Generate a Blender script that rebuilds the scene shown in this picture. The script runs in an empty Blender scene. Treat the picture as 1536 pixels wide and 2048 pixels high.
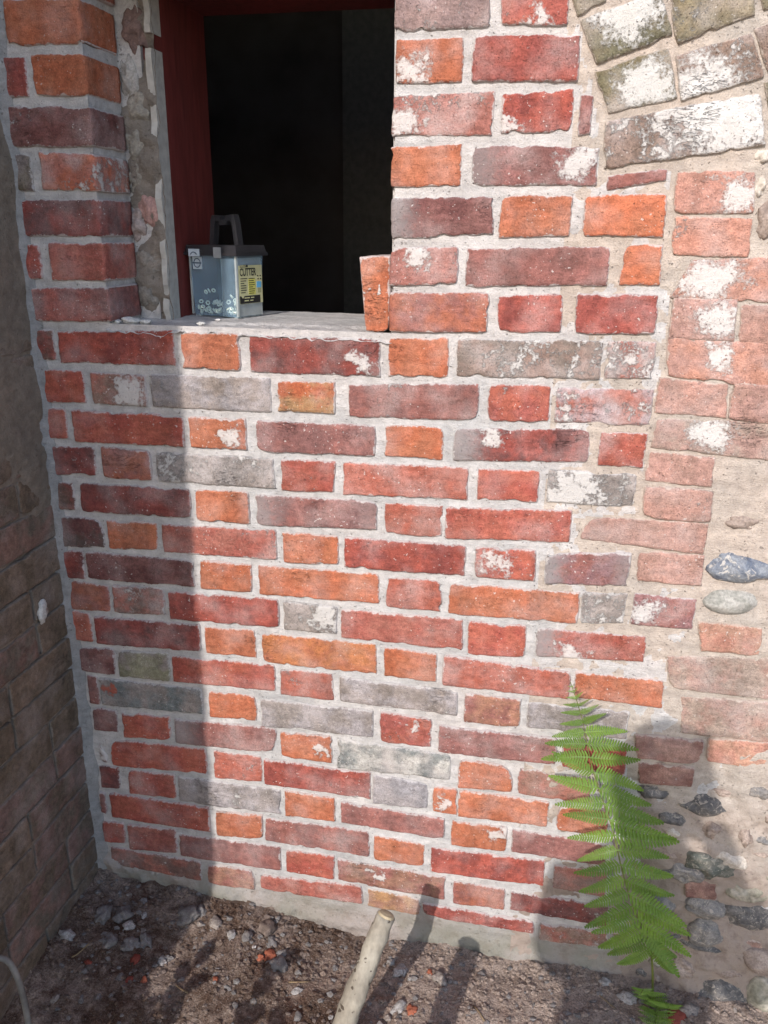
import bpy, math, random
import numpy as np
from mathutils import Matrix, Vector

CAM_LOC=[-0.0, -1.431, 1.3983]
CAM_AXES=[[0.979175, 0.202814, 0.009067], [-0.074481, 0.317324, 0.945388], [-0.188861, 0.926376, -0.325821]]
LENS=28.9673

S = bpy.context.scene
COL = S.collection

# ---------------------------------------------------------------- camera
cam_d = bpy.data.cameras.new('camera')
cam = bpy.data.objects.new('camera', cam_d)
COL.objects.link(cam)
cam_d.sensor_fit = 'VERTICAL'
cam_d.sensor_height = 36
cam_d.lens = LENS
cam_d.clip_start = 0.02
cam_d.clip_end = 300
r_, u_, f_ = [Vector(v) for v in CAM_AXES]
m_ = Matrix((r_, u_, -f_)).transposed().to_4x4()
m_.translation = Vector(CAM_LOC)
cam.matrix_world = m_
S.camera = cam

# ---------------------------------------------------------------- sky, sun, exposure
SUN_DIR = Vector((0.21, 1.0, -0.63)).normalized()
elev = math.asin(-SUN_DIR.z)
world = bpy.data.worlds.new('World')
S.world = world
world.use_nodes = True
wn = world.node_tree
sky = wn.nodes.new('ShaderNodeTexSky')
sky.sky_type = 'NISHITA'
sky.sun_disc = False
sky.sun_elevation = elev
sky.sun_rotation = math.atan2(-SUN_DIR.x, -SUN_DIR.y)
sky.air_density = 1.0
sky.dust_density = 1.0
bg = wn.nodes['Background']
bg.inputs['Strength'].default_value = 0.15
wn.links.new(sky.outputs[0], bg.inputs['Color'])
sun_d = bpy.data.lights.new('sun', 'SUN')
sun_d.energy = 2.15
sun_d.angle = math.radians(0.55)
sun_d.color = (1.0, 0.955, 0.91)
sun = bpy.data.objects.new('sun', sun_d)
COL.objects.link(sun)
sun.rotation_euler = SUN_DIR.to_track_quat('-Z', 'Y').to_euler()
sun.location = (-2, -6, 6)
S.view_settings.view_transform = 'Standard'
S.view_settings.look = 'None'
S.view_settings.gamma = 1
S.view_settings.use_curve_mapping = False
S.view_settings.exposure = 1.06

# ---------------------------------------------------------------- helpers
RND = random.Random(11)


def lin(c):
    c = c / 255.0
    return c / 12.92 if c <= 0.04045 else ((c + 0.055) / 1.055) ** 2.4


def alb(r, g, b, k=1.5):
    c = [lin(r) / k, lin(g) / k, lin(b) / k]
    y = 0.3 * c[0] + 0.5 * c[1] + 0.2 * c[2]
    return [min(0.9, x * 0.86 + y * 0.14) for x in c]


def vn(p, seed=0):
    """value noise in [0,1], p is (N,3)"""
    p = np.asarray(p, float) + seed * 17.37
    i = np.floor(p).astype(np.int64)
    f = p - i
    f = f * f * (3 - 2 * f)
    out = np.zeros(len(p))
    for dx in (0, 1):
        for dy in (0, 1):
            for dz in (0, 1):
                h = (i[:, 0] + dx) * 374761393 + (i[:, 1] + dy) * 668265263 + (i[:, 2] + dz) * 2147483647 + seed * 974711
                h = (h ^ (h >> 13)) * 1274126177
                h = (h ^ (h >> 16)) & 0xFFFFFF
                w = (f[:, 0] if dx else 1 - f[:, 0]) * (f[:, 1] if dy else 1 - f[:, 1]) * (f[:, 2] if dz else 1 - f[:, 2])
                out += w * (h / float(0xFFFFFF))
    return out


def fbm(p, seed=0, o=3):
    p = np.asarray(p, float)
    a, s, t = 1.0, 0.0, 0.0
    for k in range(o):
        s = s + a * vn(p * (2 ** k), seed + k)
        t += a
        a *= 0.5
    return s / t


def mesh_obj(name, verts, faces, mat=None, parent=None, loc=None, smooth=True, kind=None):
    me = bpy.data.meshes.new(name)
    me.from_pydata([tuple(v) for v in verts], [], [tuple(f) for f in faces])
    if smooth:
        me.polygons.foreach_set('use_smooth', [True] * len(me.polygons))
    me.update()
    o = bpy.data.objects.new(name, me)
    COL.objects.link(o)
    if mat:
        me.materials.append(mat)
    if parent:
        o.parent = parent
    if loc is not None:
        o.location = loc
    if kind:
        o['kind'] = kind
    return o


def thing(name, label, cat, loc=(0, 0, 0), group=None):
    o = bpy.data.objects.new(name, None)
    o.empty_display_size = 0.05
    COL.objects.link(o)
    o.location = loc
    tag(o, label, cat, group)
    return o


def tag(o, label, cat, group=None):
    o['label'] = label
    o['category'] = cat
    if group:
        o['group'] = group
    return o


class Geo:
    """collects shapes into one mesh"""

    def __init__(s):
        s.v, s.f = [], []

    def add(s, v, f):
        n = len(s.v)
        s.v += [tuple(x) for x in v]
        s.f += [tuple(i + n for i in q) for q in f]

    def box(s, x0, x1, y0, y1, z0, z1):
        s.add([(x, y, z) for z in (z0, z1) for y in (y0, y1) for x in (x0, x1)],
              [(0, 2, 3, 1), (4, 5, 7, 6), (0, 1, 5, 4), (2, 6, 7, 3), (0, 4, 6, 2), (1, 3, 7, 5)])

    def tube(s, pts, rad, n=10, cap=True, wob=0.0, seed=0):
        pts = [Vector(p) for p in pts]
        rad = rad if isinstance(rad, (list, tuple)) else [rad] * len(pts)
        V, F = [], []
        up = Vector((0.31, 0.83, 0.47))
        for i, p in enumerate(pts):
            t = (pts[min(i + 1, len(pts) - 1)] - pts[max(i - 1, 0)]).normalized()
            a = t.cross(up).normalized()
            b = t.cross(a)
            for k in range(n):
                an = 2 * math.pi * k / n
                q = p + (a * math.cos(an) + b * math.sin(an)) * rad[i]
                if wob:
                    w = vn([[q.x * 60, q.y * 60, q.z * 60]], seed)[0] - 0.5
                    q = q + (q - p).normalized() * w * wob
                V.append(q)
        for i in range(len(pts) - 1):
            for k in range(n):
                k2 = (k + 1) % n
                F.append((i * n + k, i * n + k2, (i + 1) * n + k2, (i + 1) * n + k))
        if cap:
            F.append(tuple(range(n - 1, -1, -1)))
            F.append(tuple((len(pts) - 1) * n + k for k in range(n)))
        s.add(V, F)

    def build(s, name, mat=None, parent=None, loc=None, smooth=False, kind=None):
        return mesh_obj(name, s.v, s.f, mat, parent, loc, smooth, kind)


class Nodes:
    """short-hand for material node trees"""

    def __init__(s, name):
        s.m = bpy.data.materials.new(name)
        s.m.use_nodes = True
        s.t = s.m.node_tree
        s.p = s.t.nodes['Principled BSDF']
        s.out = s.t.nodes['Material Output']
        s.pos = s.n('ShaderNodeNewGeometry').outputs['Position']

    def n(s, t):
        return s.t.nodes.new(t)

    def set(s, sock, v):
        if isinstance(v, bpy.types.NodeSocket):
            s.t.links.new(v, sock)
        elif hasattr(sock.default_value, '__len__') and hasattr(v, '__len__'):
            sock.default_value = list(v) + [1.0] * (len(sock.default_value) - len(v))
        elif hasattr(sock.default_value, '__len__'):
            sock.default_value = [v] * 3 + [1.0] * (len(sock.default_value) - 3)
        else:
            sock.default_value = v

    def math(s, op, a, b=0.0, c=None, clamp=False):
        q = s.n('ShaderNodeMath')
        q.operation = op
        q.use_clamp = clamp
        s.set(q.inputs[0], a)
        s.set(q.inputs[1], b)
        if c is not None:
            s.set(q.inputs[2], c)
        return q.outputs[0]

    def vec(s, op, a, b):
        q = s.n('ShaderNodeVectorMath')
        q.operation = op
        s.set(q.inputs[0], a)
        if op == 'SCALE':
            s.set(q.inputs['Scale'], b)
        else:
            s.set(q.inputs[1], b)
        return q.outputs[0]

    def noise(s, scale, detail=3, rough=0.55, vec=None, stretch=None, dist=0.0):
        v = vec if vec is not None else s.pos
        if stretch:
            v = s.vec('MULTIPLY', v, stretch)
        q = s.n('ShaderNodeTexNoise')
        s.set(q.inputs['Vector'], v)
        q.inputs['Scale'].default_value = scale
        q.inputs['Detail'].default_value = detail
        q.inputs['Roughness'].default_value = rough
        q.inputs['Distortion'].default_value = dist
        return q.outputs[0]

    def ramp(s, v, a, b, lo=0.0, hi=1.0, smooth=True):
        q = s.n('ShaderNodeMapRange')
        q.interpolation_type = 'SMOOTHSTEP' if smooth else 'LINEAR'
        s.set(q.inputs[0], v)
        s.set(q.inputs[1], a)
        s.set(q.inputs[2], b)
        s.set(q.inputs[3], lo)
        s.set(q.inputs[4], hi)
        return q.outputs[0]

    def mix(s, f, a, b, mode='MIX'):
        q = s.n('ShaderNodeMix')
        q.data_type = 'RGBA'
        q.blend_type = mode
        s.set(q.inputs[0], f)
        s.set(q.inputs[6], a)
        s.set(q.inputs[7], b)
        return q.outputs[2]

    def attr(s, name, kind='GEOMETRY'):
        q = s.n('ShaderNodeAttribute')
        q.attribute_type = kind
        q.attribute_name = name
        return q

    def sep(s, v):
        q = s.n('ShaderNodeSeparateXYZ')
        s.set(q.inputs[0], v)
        return q.outputs

    def bump(s, h, dist=0.001, strength=1.0, prev=None):
        q = s.n('ShaderNodeBump')
        q.inputs['Strength'].default_value = strength
        q.inputs['Distance'].default_value = dist
        s.set(q.inputs['Height'], h)
        if prev is not None:
            s.set(q.inputs['Normal'], prev)
        return q.outputs[0]

    def done(s, col, rough=0.9, normal=None, spec=0.25):
        s.set(s.p.inputs['Base Color'], col)
        s.set(s.p.inputs['Roughness'], rough)
        s.p.inputs['Specular IOR Level'].default_value = spec
        if normal is not None:
            s.set(s.p.inputs['Normal'], normal)
        return s.m


def plain(name, col, rough=0.6, spec=0.4, var=0.15, scale=40, bump=0.0):
    N = Nodes(name)
    n = N.noise(scale, 4)
    c = N.mix(1.0, col, N.ramp(n, 0.25, 0.75, 1 - var, 1 + var), 'MULTIPLY')
    nm = N.bump(N.noise(scale * 4, 4), bump) if bump else None
    return N.done(c, rough, nm, spec)


# ---------------------------------------------------------------- measured positions (millimetres in the wall plane)
COURSES=[
[[-282,1752,1690,-133,1749,1689,'pw',('C',0.35)],[-117,1747,1692,-19,1743,1688,'rw',('P',0.55,0.15,0.022)]],
[[-279,1676,1615,-174,1678,1616,'bw',('P',0.22,0.3,0.03)],[-158,1678,1616,2,1675,1613,'r']],
[[-284,1597,1539,-124,1601,1539,'kw',('P',0.12,0.35,0.03)],[-110,1596,1542,-1,1603,1540,'r',('P',0.04,0.2,0.02)],[10,1595,1537,28,1593,1539,'p']],
[[-286,1522,1462,-171,1526,1464,'o'],[-152,1525,1465,43,1519,1465,'p',('PB',0.85,0.6,0.03,0.6,0)],[61,1478,1458,148,1489,1472,'p']],
[[-284,1445,1381,-115,1447,1391,'d',('B',0.9,0)],[-104,1450,1385,9,1448,1390,'o'],[29,1449,1388,153,1452,1390,'o']],
[[-286,1366,1306,-171,1371,1310,'kw',('P',0.4,0.8,0.024)],[-156,1367,1307,74,1373,1313,'pd'],[94,1376,1315,155,1377,1316,'o']],
[[-285,1293,1228,-116,1297,1232,'b',('B',0.0,0.0)],[-99,1292,1233,6,1297,1236,'r'],[29,1297,1235,157,1300,1239,'r']],
[[-1014,1206,1150,-939,1208,1151,'db'],[-929,1206,1148,-693,1215,1152,'r'],[-676,1213,1149,-565,1213,1148,'o'],[-544,1211,1146,-303,1213,1148,'dr',('P',0.88,0.4,0.022)],[-286,1215,1150,-181,1220,1152,'o'],[-165,1218,1155,77,1223,1160,'gl'],[85,1224,1162,161,1223,1165,'w',('C',0.8)]],
[[-1016,1132,1068,-885,1133,1072,'ro'],[-869,1132,1071,-757,1131,1072,'gm',('P',0.7,0.4,0.03)],[-745,1133,1072,-508,1136,1073,'g'],[-493,1131,1077,-385,1134,1077,'oc'],[-359,1130,1072,-125,1143,1078,'p'],[-107,1143,1079,-2,1146,1082,'rw'],[8,1143,1083,167,1147,1085,'wl']],
[[-1015,1056,992,-932,1057,998,'ro'],[-917,1055,992,-685,1057,997,'ro'],[-672,1055,996,-559,1058,998,'o',('P',0.75,0.4,0.018)],[-537,1056,997,-311,1058,1002,'pd'],[-291,1059,1004,-185,1063,1002,'o'],[-166,1061,1001,70,1073,1016,'dr',('PB',0.3,0.7,0.022,1,0.2)],[87,1069,1010,163,1071,1011,'ro',('C',0.3)]],
[[-1004,978,918,-880,982,925,'dr'],[-864,984,922,-760,983,925,'b'],[-746,981,923,-507,984,925,'wg'],[-492,984,922,-387,985,926,'ro'],[-370,985,923,-139,990,931,'k'],[-120,990,932,-11,992,935,'ro'],[5,997,937,155,997,938,'wg']],
[[-995,903,846,-936,905,848,'db'],[-920,907,846,-682,911,850,'dr'],[-670,910,846,-560,914,850,'ob',('B',0,0.3)],[-545,909,848,-307,913,858,'pd',('B',0.7,0.4)],[-291,912,851,-182,914,854,'k'],[-175,912,852,51,923,864,'ro']],
[[-1005,828,763,-878,834,770,'dg'],[-867,830,770,-759,833,774,'o'],[-747,832,772,-507,840,779,'kr',('C',0.35)],[-492,837,772,-382,837,781,'ob'],[-369,837,776,-136,839,780,'r'],[-117,838,779,-7,842,782,'rw',('P',0.35,0.6,0.028)],[12,838,776,159,852,789,'pg',('B',1,0.7)]],
[[-999,754,693,-930,757,696,'dr'],[-923,757,697,-685,758,701,'d'],[-671,762,699,-562,760,703,'o'],[-546,761,700,-301,766,704,'o'],[-286,761,699,-179,764,701,'k'],[-163,759,698,78,765,703,'ob'],[84,765,703,160,771,715,'wg'],[174,774,712,281,772,714,'pg',('P',0.2,0.42,0.028)]],
[[-989,685,620,-881,684,624,'b'],[-871,685,624,-756,691,630,'gm'],[-745,685,623,-507,692,630,'r'],[-496,687,628,-386,688,629,'wg'],[-377,683,622,-135,688,621,'kr'],[-123,685,616,-15,688,622,'ro'],[7,685,626,204,689,638,'ro',('PB',0.3,0.2,0.026,1,0)]],
[[-995,618,547,-931,617,547,'k'],[-922,609,544,-681,615,554,'dr'],[-670,611,550,-560,616,554,'o'],[-546,611,545,-305,614,546,'oy'],[-289,612,546,-184,606,545,'o'],[-169,606,541,74,599,542,'k'],[85,601,547,247,602,544,'ob']],
[[-967,528,471,-884,536,472,'d'],[-875,534,470,-757,538,473,'yl'],[-749,534,474,-520,540,480,'ro'],[-509,531,473,-395,537,474,'k'],[-381,530,475,-138,528,474,'g'],[-124,526,461,-15,528,465,'bk'],[0,524,468,190,528,467,'g']],
[[-956,462,390,-932,461,391,'p'],[-927,458,391,-688,462,402,'gb',('PO',0.09,0.65,0.018)],[-671,459,397,-565,462,402,'o'],[-554,455,391,-312,459,398,'g'],[-296,460,389,-190,458,392,'rw',('P',0.65,0.6,0.016)],[-174,445,383,61,449,390,'p'],[74,440,386,195,449,385,'r']],
[[-955,382,323,-892,381,324,'d'],[-880,377,315,-767,383,324,'ro'],[-756,378,317,-523,388,326,'p',('B',0.8,0)],[-513,380,322,-400,387,321,'ob',('P',0.8,0.4,0.014)],[-387,380,310,-148,378,320,'wb'],[-130,371,304,-22,373,312,'o'],[-8,370,306,134,365,308,'pb']],
[[-948,285,237,-932,286,239,'p',('P',0.5,0.5,0.03)],[-920,303,232,-688,311,248,'ro'],[-670,309,239,-559,311,246,'k'],[-553,306,243,-316,308,244,'r'],[-310,306,232,-193,302,241,'gv'],[-182,295,235,-131,297,235,'o',('P',0.45,0.4,0.018)],[-127,296,233,56,297,237,'ob'],[76,293,234,175,298,235,'o']],
[[-953,228,168,-905,230,173,'dr'],[-882,227,163,-767,232,168,'rw'],[-760,229,162,-519,231,168,'g'],[-508,233,166,-396,231,171,'ob'],[-381,225,172,-155,218,166,'p'],[-139,217,156,-24,220,158,'o',('P',0.85,0.7,0.02)],[-12,218,161,179,215,162,'p']],
[[-960,154,97,-946,152,95,'p'],[-934,155,89,-691,156,90,'ro'],[-673,149,83,-564,156,94,'o'],[-557,150,89,-319,157,90,'p'],[-307,149,82,-196,144,86,'o'],[-181,139,76,59,149,85,'r'],[79,142,84,186,146,80,'pb']],
[[-962,69,13,-908,74,16,'ro'],[-898,74,3,-777,79,14,'kr'],[-769,68,6,-524,75,12,'pd'],[-510,71,12,-399,75,11,'ro'],[-389,69,13,-148,66,6,'bk',('P',0.36,0.7,0.016)],[-130,58,-1,-19,60,6,'b'],[-5,56,9,197,61,5,'dr']],
[[-949,-1,-51,-720,0,-56,'pb'],[-704,-6,-62,-591,-1,-55,'bk'],[-575,-12,-50,-334,6,-44,'kr'],[-321,-1,-48,-202,-5,-50,'tn',('C',0.3)],[-196,-15,-49,47,-15,-45,'r'],[61,-16,-60,202,-8,-53,'gm']],
[[-281,1838,1772,-178,1840,1772,'p'],[-167,1838,1772,-5,1838,1772,'rw']],
[[-281,1914,1848,-71,1912,1848,'ob'],[-60,1914,1848,-5,1913,1848,'o']],
[[-281,1990,1924,-178,1989,1924,'ro'],[-167,1990,1924,13,1990,1924,'ob']],
[[-281,2066,2000,-71,2065,2000,'d'],[-60,2066,2000,19,2068,2000,'ro']],
[[-281,2142,2076,-178,2144,2076,'dr'],[-167,2142,2076,25,2140,2076,'dr']],
[[-281,2218,2152,-71,2219,2152,'p'],[-60,2218,2152,31,2217,2152,'d']],
[[-281,2294,2228,-178,2293,2228,'ro'],[-167,2294,2228,37,2293,2228,'pd']],
[[-281,2370,2304,-71,2372,2304,'ob'],[-60,2370,2304,43,2369,2304,'r']]]
PIER=[
[-958,1757,1688,-819,1753,1689,'o'],
[-972,1670,1610,-930,1669,1609,'r'],
[-917,1673,1609,-819,1673,1608,'o'],
[-990,1593,1530,-816,1591,1529,'d'],
[-990,1516,1456,-943,1515,1456,'yd'],
[-924,1519,1457,-816,1516,1456,'ow'],
[-990,1440,1378,-817,1441,1380,'dk'],
[-990,1362,1303,-946,1364,1304,'r'],
[-926,1366,1301,-817,1367,1303,'kr'],
[-990,1284,1225,-815,1289,1229,'pk'],
[-990,1834,1768,-816,1834,1768,'k'],
[-990,1910,1844,-925,1910,1844,'dr'],
[-912,1910,1844,-815,1910,1844,'rw'],
[-990,1986,1920,-816,1986,1920,'dr'],
[-990,2062,1996,-925,2062,1996,'r'],
[-912,2062,1996,-815,2062,1996,'dr'],
[-990,2138,2072,-816,2138,2072,'d'],
[-990,2214,2148,-925,2214,2148,'p'],
[-912,2214,2148,-815,2214,2148,'o'],
[-990,2290,2224,-816,2290,2224,'k'],
[-990,2366,2300,-925,2366,2300,'d'],
[-912,2366,2300,-815,2366,2300,'r']]
ABOVE=[
[-803,1990,1924,-700,1990,1924,'r'],
[-689,1990,1924,-479,1990,1924,'p'],
[-468,1990,1924,-365,1990,1924,'ro'],
[-354,1990,1924,-292,1990,1924,'k'],
[-803,2066,2000,-593,2066,2000,'p'],
[-582,2066,2000,-479,2066,2000,'pd'],
[-468,2066,2000,-292,2066,2000,'pd'],
[-803,2142,2076,-700,2142,2076,'o'],
[-689,2142,2076,-479,2142,2076,'pd'],
[-468,2142,2076,-365,2142,2076,'k'],
[-354,2142,2076,-292,2142,2076,'ro'],
[-803,2218,2152,-593,2218,2152,'p'],
[-582,2218,2152,-479,2218,2152,'k'],
[-468,2218,2152,-292,2218,2152,'p'],
[-803,2294,2228,-700,2294,2228,'ob'],
[-689,2294,2228,-479,2294,2228,'k'],
[-468,2294,2228,-365,2294,2228,'r'],
[-354,2294,2228,-292,2294,2228,'ob'],
[-803,2370,2304,-593,2370,2304,'ob'],
[-582,2370,2304,-479,2370,2304,'r'],
[-468,2370,2304,-292,2370,2304,'o']]
OLD=[
[-13,1726,31,1745,31,1717,-3,1703,'gv2'],
[4,1693,112,1724,130,1672,31,1639,'ol',('P',0.6,0.85,0.05)],
[127,1723,230,1750,241,1696,144,1662,'olw'],
[31,1624,129,1651,147,1589,55,1571,'olw',('P',0.62,0.4,0.045)],
[147,1641,242,1666,268,1614,159,1586,'olp',('P',0.25,0.15,0.06)],
[52,1553,264,1589,282,1524,55,1491,'olv',('P',0.8,0.5,0.07)],
[119,1775,209,1804,228,1758,125,1731,'olw'],
[2,1749,111,1785,113,1732,27,1748,'ol'],
[251,1673,342,1708,371,1654,276,1621,'olp'],
[276,1602,380,1638,403,1586,290,1555,'olw'],
[243,1754,329,1786,351,1732,257,1701,'ol'],
[165,1482,273,1481,281,1426,168,1428,'q1',('P',0.82,0.5,0.034)],
[168,1419,279,1414,282,1363,173,1364,'q1'],
[204,1353,369,1361,380,1294,178,1299,'q2',('P',0.22,0.5,0.05)],
[185,1293,274,1292,278,1234,183,1233,'q3',('P',0.72,0.5,0.035)],
[287,1286,371,1286,380,1227,292,1233,'q3'],
[182,1230,395,1226,407,1156,186,1173,'q2',('P',0.37,0.65,0.025)],
[176,1164,279,1158,284,1109,174,1109,'q3'],
[292,1162,407,1158,417,1097,292,1107,'q3'],
[178,1096,378,1099,388,1038,175,1050,'q4',('P',0.45,0.55,0.035)],
[175,1038,274,1033,277,987,171,990,'q3'],
[175,977,279,975,283,924,170,921,'q3'],
[79,912,280,916,280,862,73,874,'q3'],
[175,855,281,855,283,803,177,802,'q3',('C',0.4)],
[293,727,397,727,399,677,304,676,'q5'],
[247,653,470,673,483,590,261,592,'q6'],
[282,570,485,583,498,499,291,498,'q6'],
[208,478,329,481,330,434,215,429,'q7'],
[343,487,472,498,482,438,345,445,'q5'],
[220,416,321,419,319,381,226,373,'q7'],
[216,-10,248,-8,253,-52,222,-52,'q7'],
[430,22,546,28,554,-23,437,-28,'q6'],
[336,163,395,163,399,119,347,115,'q7'],
[308,1502,413,1502,413,1438,308,1438,'q3'],
[426,1502,641,1502,641,1438,426,1438,'q1'],
[654,1502,869,1502,869,1438,654,1438,'q4'],
[882,1502,1097,1502,1097,1438,882,1438,'q4'],
[1110,1502,1325,1502,1325,1438,1110,1438,'q1'],
[316,1432,421,1432,421,1368,316,1368,'q2'],
[434,1432,649,1432,649,1368,434,1368,'q2'],
[662,1432,767,1432,767,1368,662,1368,'q2'],
[780,1432,995,1432,995,1368,780,1368,'q3'],
[1008,1432,1223,1432,1223,1368,1008,1368,'q3'],
[401,1357,616,1357,616,1293,401,1293,'q4'],
[629,1357,734,1357,734,1293,629,1293,'q3'],
[747,1357,962,1357,962,1293,747,1293,'q1'],
[975,1357,1190,1357,1190,1293,975,1293,'q1'],
[378,1287,593,1287,593,1223,378,1223,'q3'],
[606,1287,711,1287,711,1223,606,1223,'q3'],
[724,1287,939,1287,939,1223,724,1223,'q1'],
[952,1287,1167,1287,1167,1223,952,1223,'q3'],
[421,1212,526,1212,526,1148,421,1148,'q1'],
[539,1212,754,1212,754,1148,539,1148,'q2'],
[767,1212,982,1212,982,1148,767,1148,'q3'],
[995,1212,1210,1212,1210,1148,995,1148,'q2'],
[409,1137,514,1137,514,1073,409,1073,'q4'],
[527,1137,632,1137,632,1073,527,1073,'q2'],
[645,1137,860,1137,860,1073,645,1073,'q3'],
[873,1137,1088,1137,1088,1073,873,1073,'q4'],
[1101,1137,1316,1137,1316,1073,1101,1073,'q4'],
[392,1057,497,1057,497,993,392,993,'q1'],
[510,1057,725,1057,725,993,510,993,'q3'],
[738,1057,843,1057,843,993,738,993,'q2'],
[856,1057,1071,1057,1071,993,856,993,'q2'],
[1084,1057,1299,1057,1299,993,1084,993,'q4']]
STONES=[
[339,923,25,15,'stone_brown'],
[343,840,47,30,'flint_blue'],
[341,773,42,24,'pebble'],
[284,1507,13,14,'stone_pale'],
[305,1415,16,29,'stone_brown'],
[289,1461,9,17,'stone_pale'],
[364,334,51,22,'flint_dark'],
[252,352,27,19,'flint_dark'],
[444,384,23,16,'flint_gray'],
[373,280,16,19,'stone_brown'],
[434,281,12,20,'stone_brown'],
[467,280,21,12,'flint_gray'],
[382,202,43,30,'flint_green'],
[343,177,38,24,'flint_gray'],
[415,227,30,19,'stone_pale'],
[457,149,36,24,'stone_green'],
[383,89,37,26,'flint_gray'],
[469,82,44,32,'flint_dark'],
[394,27,32,32,'flint_gray'],
[394,-7,41,12,'flint_dark'],
[364,-68,29,27,'stone_brown'],
[441,-118,48,34,'flint_dark'],
[520,-99,35,47,'stone_green'],
[296,85,29,25,'flint_gray'],
[505,-18,37,29,'stone_brown'],
[233,21,25,13,'mortar_lump'],
[208,369,14,14,'mortar_lump'],
[251,243,10,12,'mortar_lump'],
[316,-24,18,14,'stone_brown'],
[529,122,19,14,'stone_green'],
[583,369,19,14,'stone_brown'],
[294,292,24,14,'flint_dark'],
[562,229,12,13,'flint_gray'],
[492,389,17,14,'flint_green'],
[276,-10,14,16,'flint_green'],
[594,-18,15,11,'flint_dark'],
[471,333,13,14,'stone_brown'],
[543,204,16,10,'flint_gray'],
[541,152,17,13,'flint_gray'],
[573,-64,17,9,'stone_green'],
[386,368,19,9,'stone_brown'],
[326,43,16,14,'flint_green'],
[280,-109,16,16,'flint_dark'],
[543,345,19,14,'flint_green'],
[297,265,15,13,'stone_pale'],
[469,249,19,9,'stone_brown'],
[324,2,21,10,'flint_dark'],
[600,84,23,10,'flint_gray'],
[526,389,14,12,'stone_pale'],
[597,64,13,9,'stone_brown'],
[513,310,15,11,'flint_dark'],
[593,41,24,15,'stone_pale'],
[600,279,17,9,'stone_green'],
[360,-31,22,11,'stone_brown'],
[581,-102,19,14,'stone_green'],
[312,-74,18,14,'stone_green'],
[516,236,17,13,'stone_brown'],
[498,195,18,11,'stone_green'],
[509,154,13,10,'stone_brown'],
[301,213,18,11,'stone_brown'],
[313,-110,15,11,'stone_brown'],
[449,-58,25,10,'stone_brown'],
[771,563,36,20,'stone_pale'],
[645,403,37,29,'stone_pale'],
[565,140,44,26,'flint_gray'],
[563,914,37,25,'flint_green'],
[633,904,49,24,'flint_dark'],
[679,881,36,21,'stone_brown'],
[951,190,34,30,'flint_green'],
[650,125,34,28,'stone_brown'],
[624,785,26,22,'stone_pale'],
[803,455,46,17,'flint_gray'],
[837,96,42,30,'stone_pale'],
[744,691,52,22,'flint_dark'],
[1023,628,29,17,'flint_dark'],
[704,639,50,15,'flint_dark'],
[816,838,55,27,'pebble'],
[640,8,31,21,'stone_pale'],
[572,866,41,17,'stone_brown'],
[1041,940,25,16,'flint_gray'],
[962,924,38,16,'flint_gray'],
[584,763,49,28,'stone_pale'],
[947,-70,51,20,'stone_brown'],
[711,520,49,21,'stone_pale'],
[638,656,31,27,'stone_pale'],
[755,454,29,30,'stone_brown'],
[853,-96,46,18,'flint_gray'],
[1028,57,27,27,'flint_dark'],
[979,206,31,15,'flint_green'],
[1065,550,44,29,'flint_gray'],
[1039,384,27,26,'pebble'],
[591,-71,30,28,'flint_dark'],
[833,169,49,26,'stone_brown'],
[779,211,34,17,'stone_brown'],
[673,116,45,27,'stone_brown'],
[870,655,54,30,'pebble'],
[1014,393,55,19,'stone_brown'],
[577,-75,48,27,'flint_gray'],
[803,885,46,16,'flint_dark'],
[575,332,38,22,'pebble'],
[801,528,26,22,'flint_dark'],
[954,608,49,15,'pebble'],
[864,800,39,18,'flint_green'],
[686,658,43,23,'flint_green'],
[959,673,34,20,'pebble'],
[639,818,26,21,'pebble'],
[958,101,54,24,'pebble'],
[942,737,29,29,'stone_brown']]
EDGE=[(-20,1760),(-10,1721),(4,1681),(31,1586),(51,1516),(50,1483),(156,1488),(168,1385),(173,1339),(176,1229),(175,1087),(169,990),(164,925),(62,908),(69,870),(168,859),(166,789),(280,793),(293,725),(245,658),(258,586),(280,567),(288,501),(199,468),(202,376),(190,205),(209,13),(230,-50),(249,-137),(260,-243)]


# ---------------------------------------------------------------- materials
MORTAR_NEW = alb(219, 212, 208, 1.4)
MORTAR_OLD = alb(212, 195, 180, 1.4)


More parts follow.
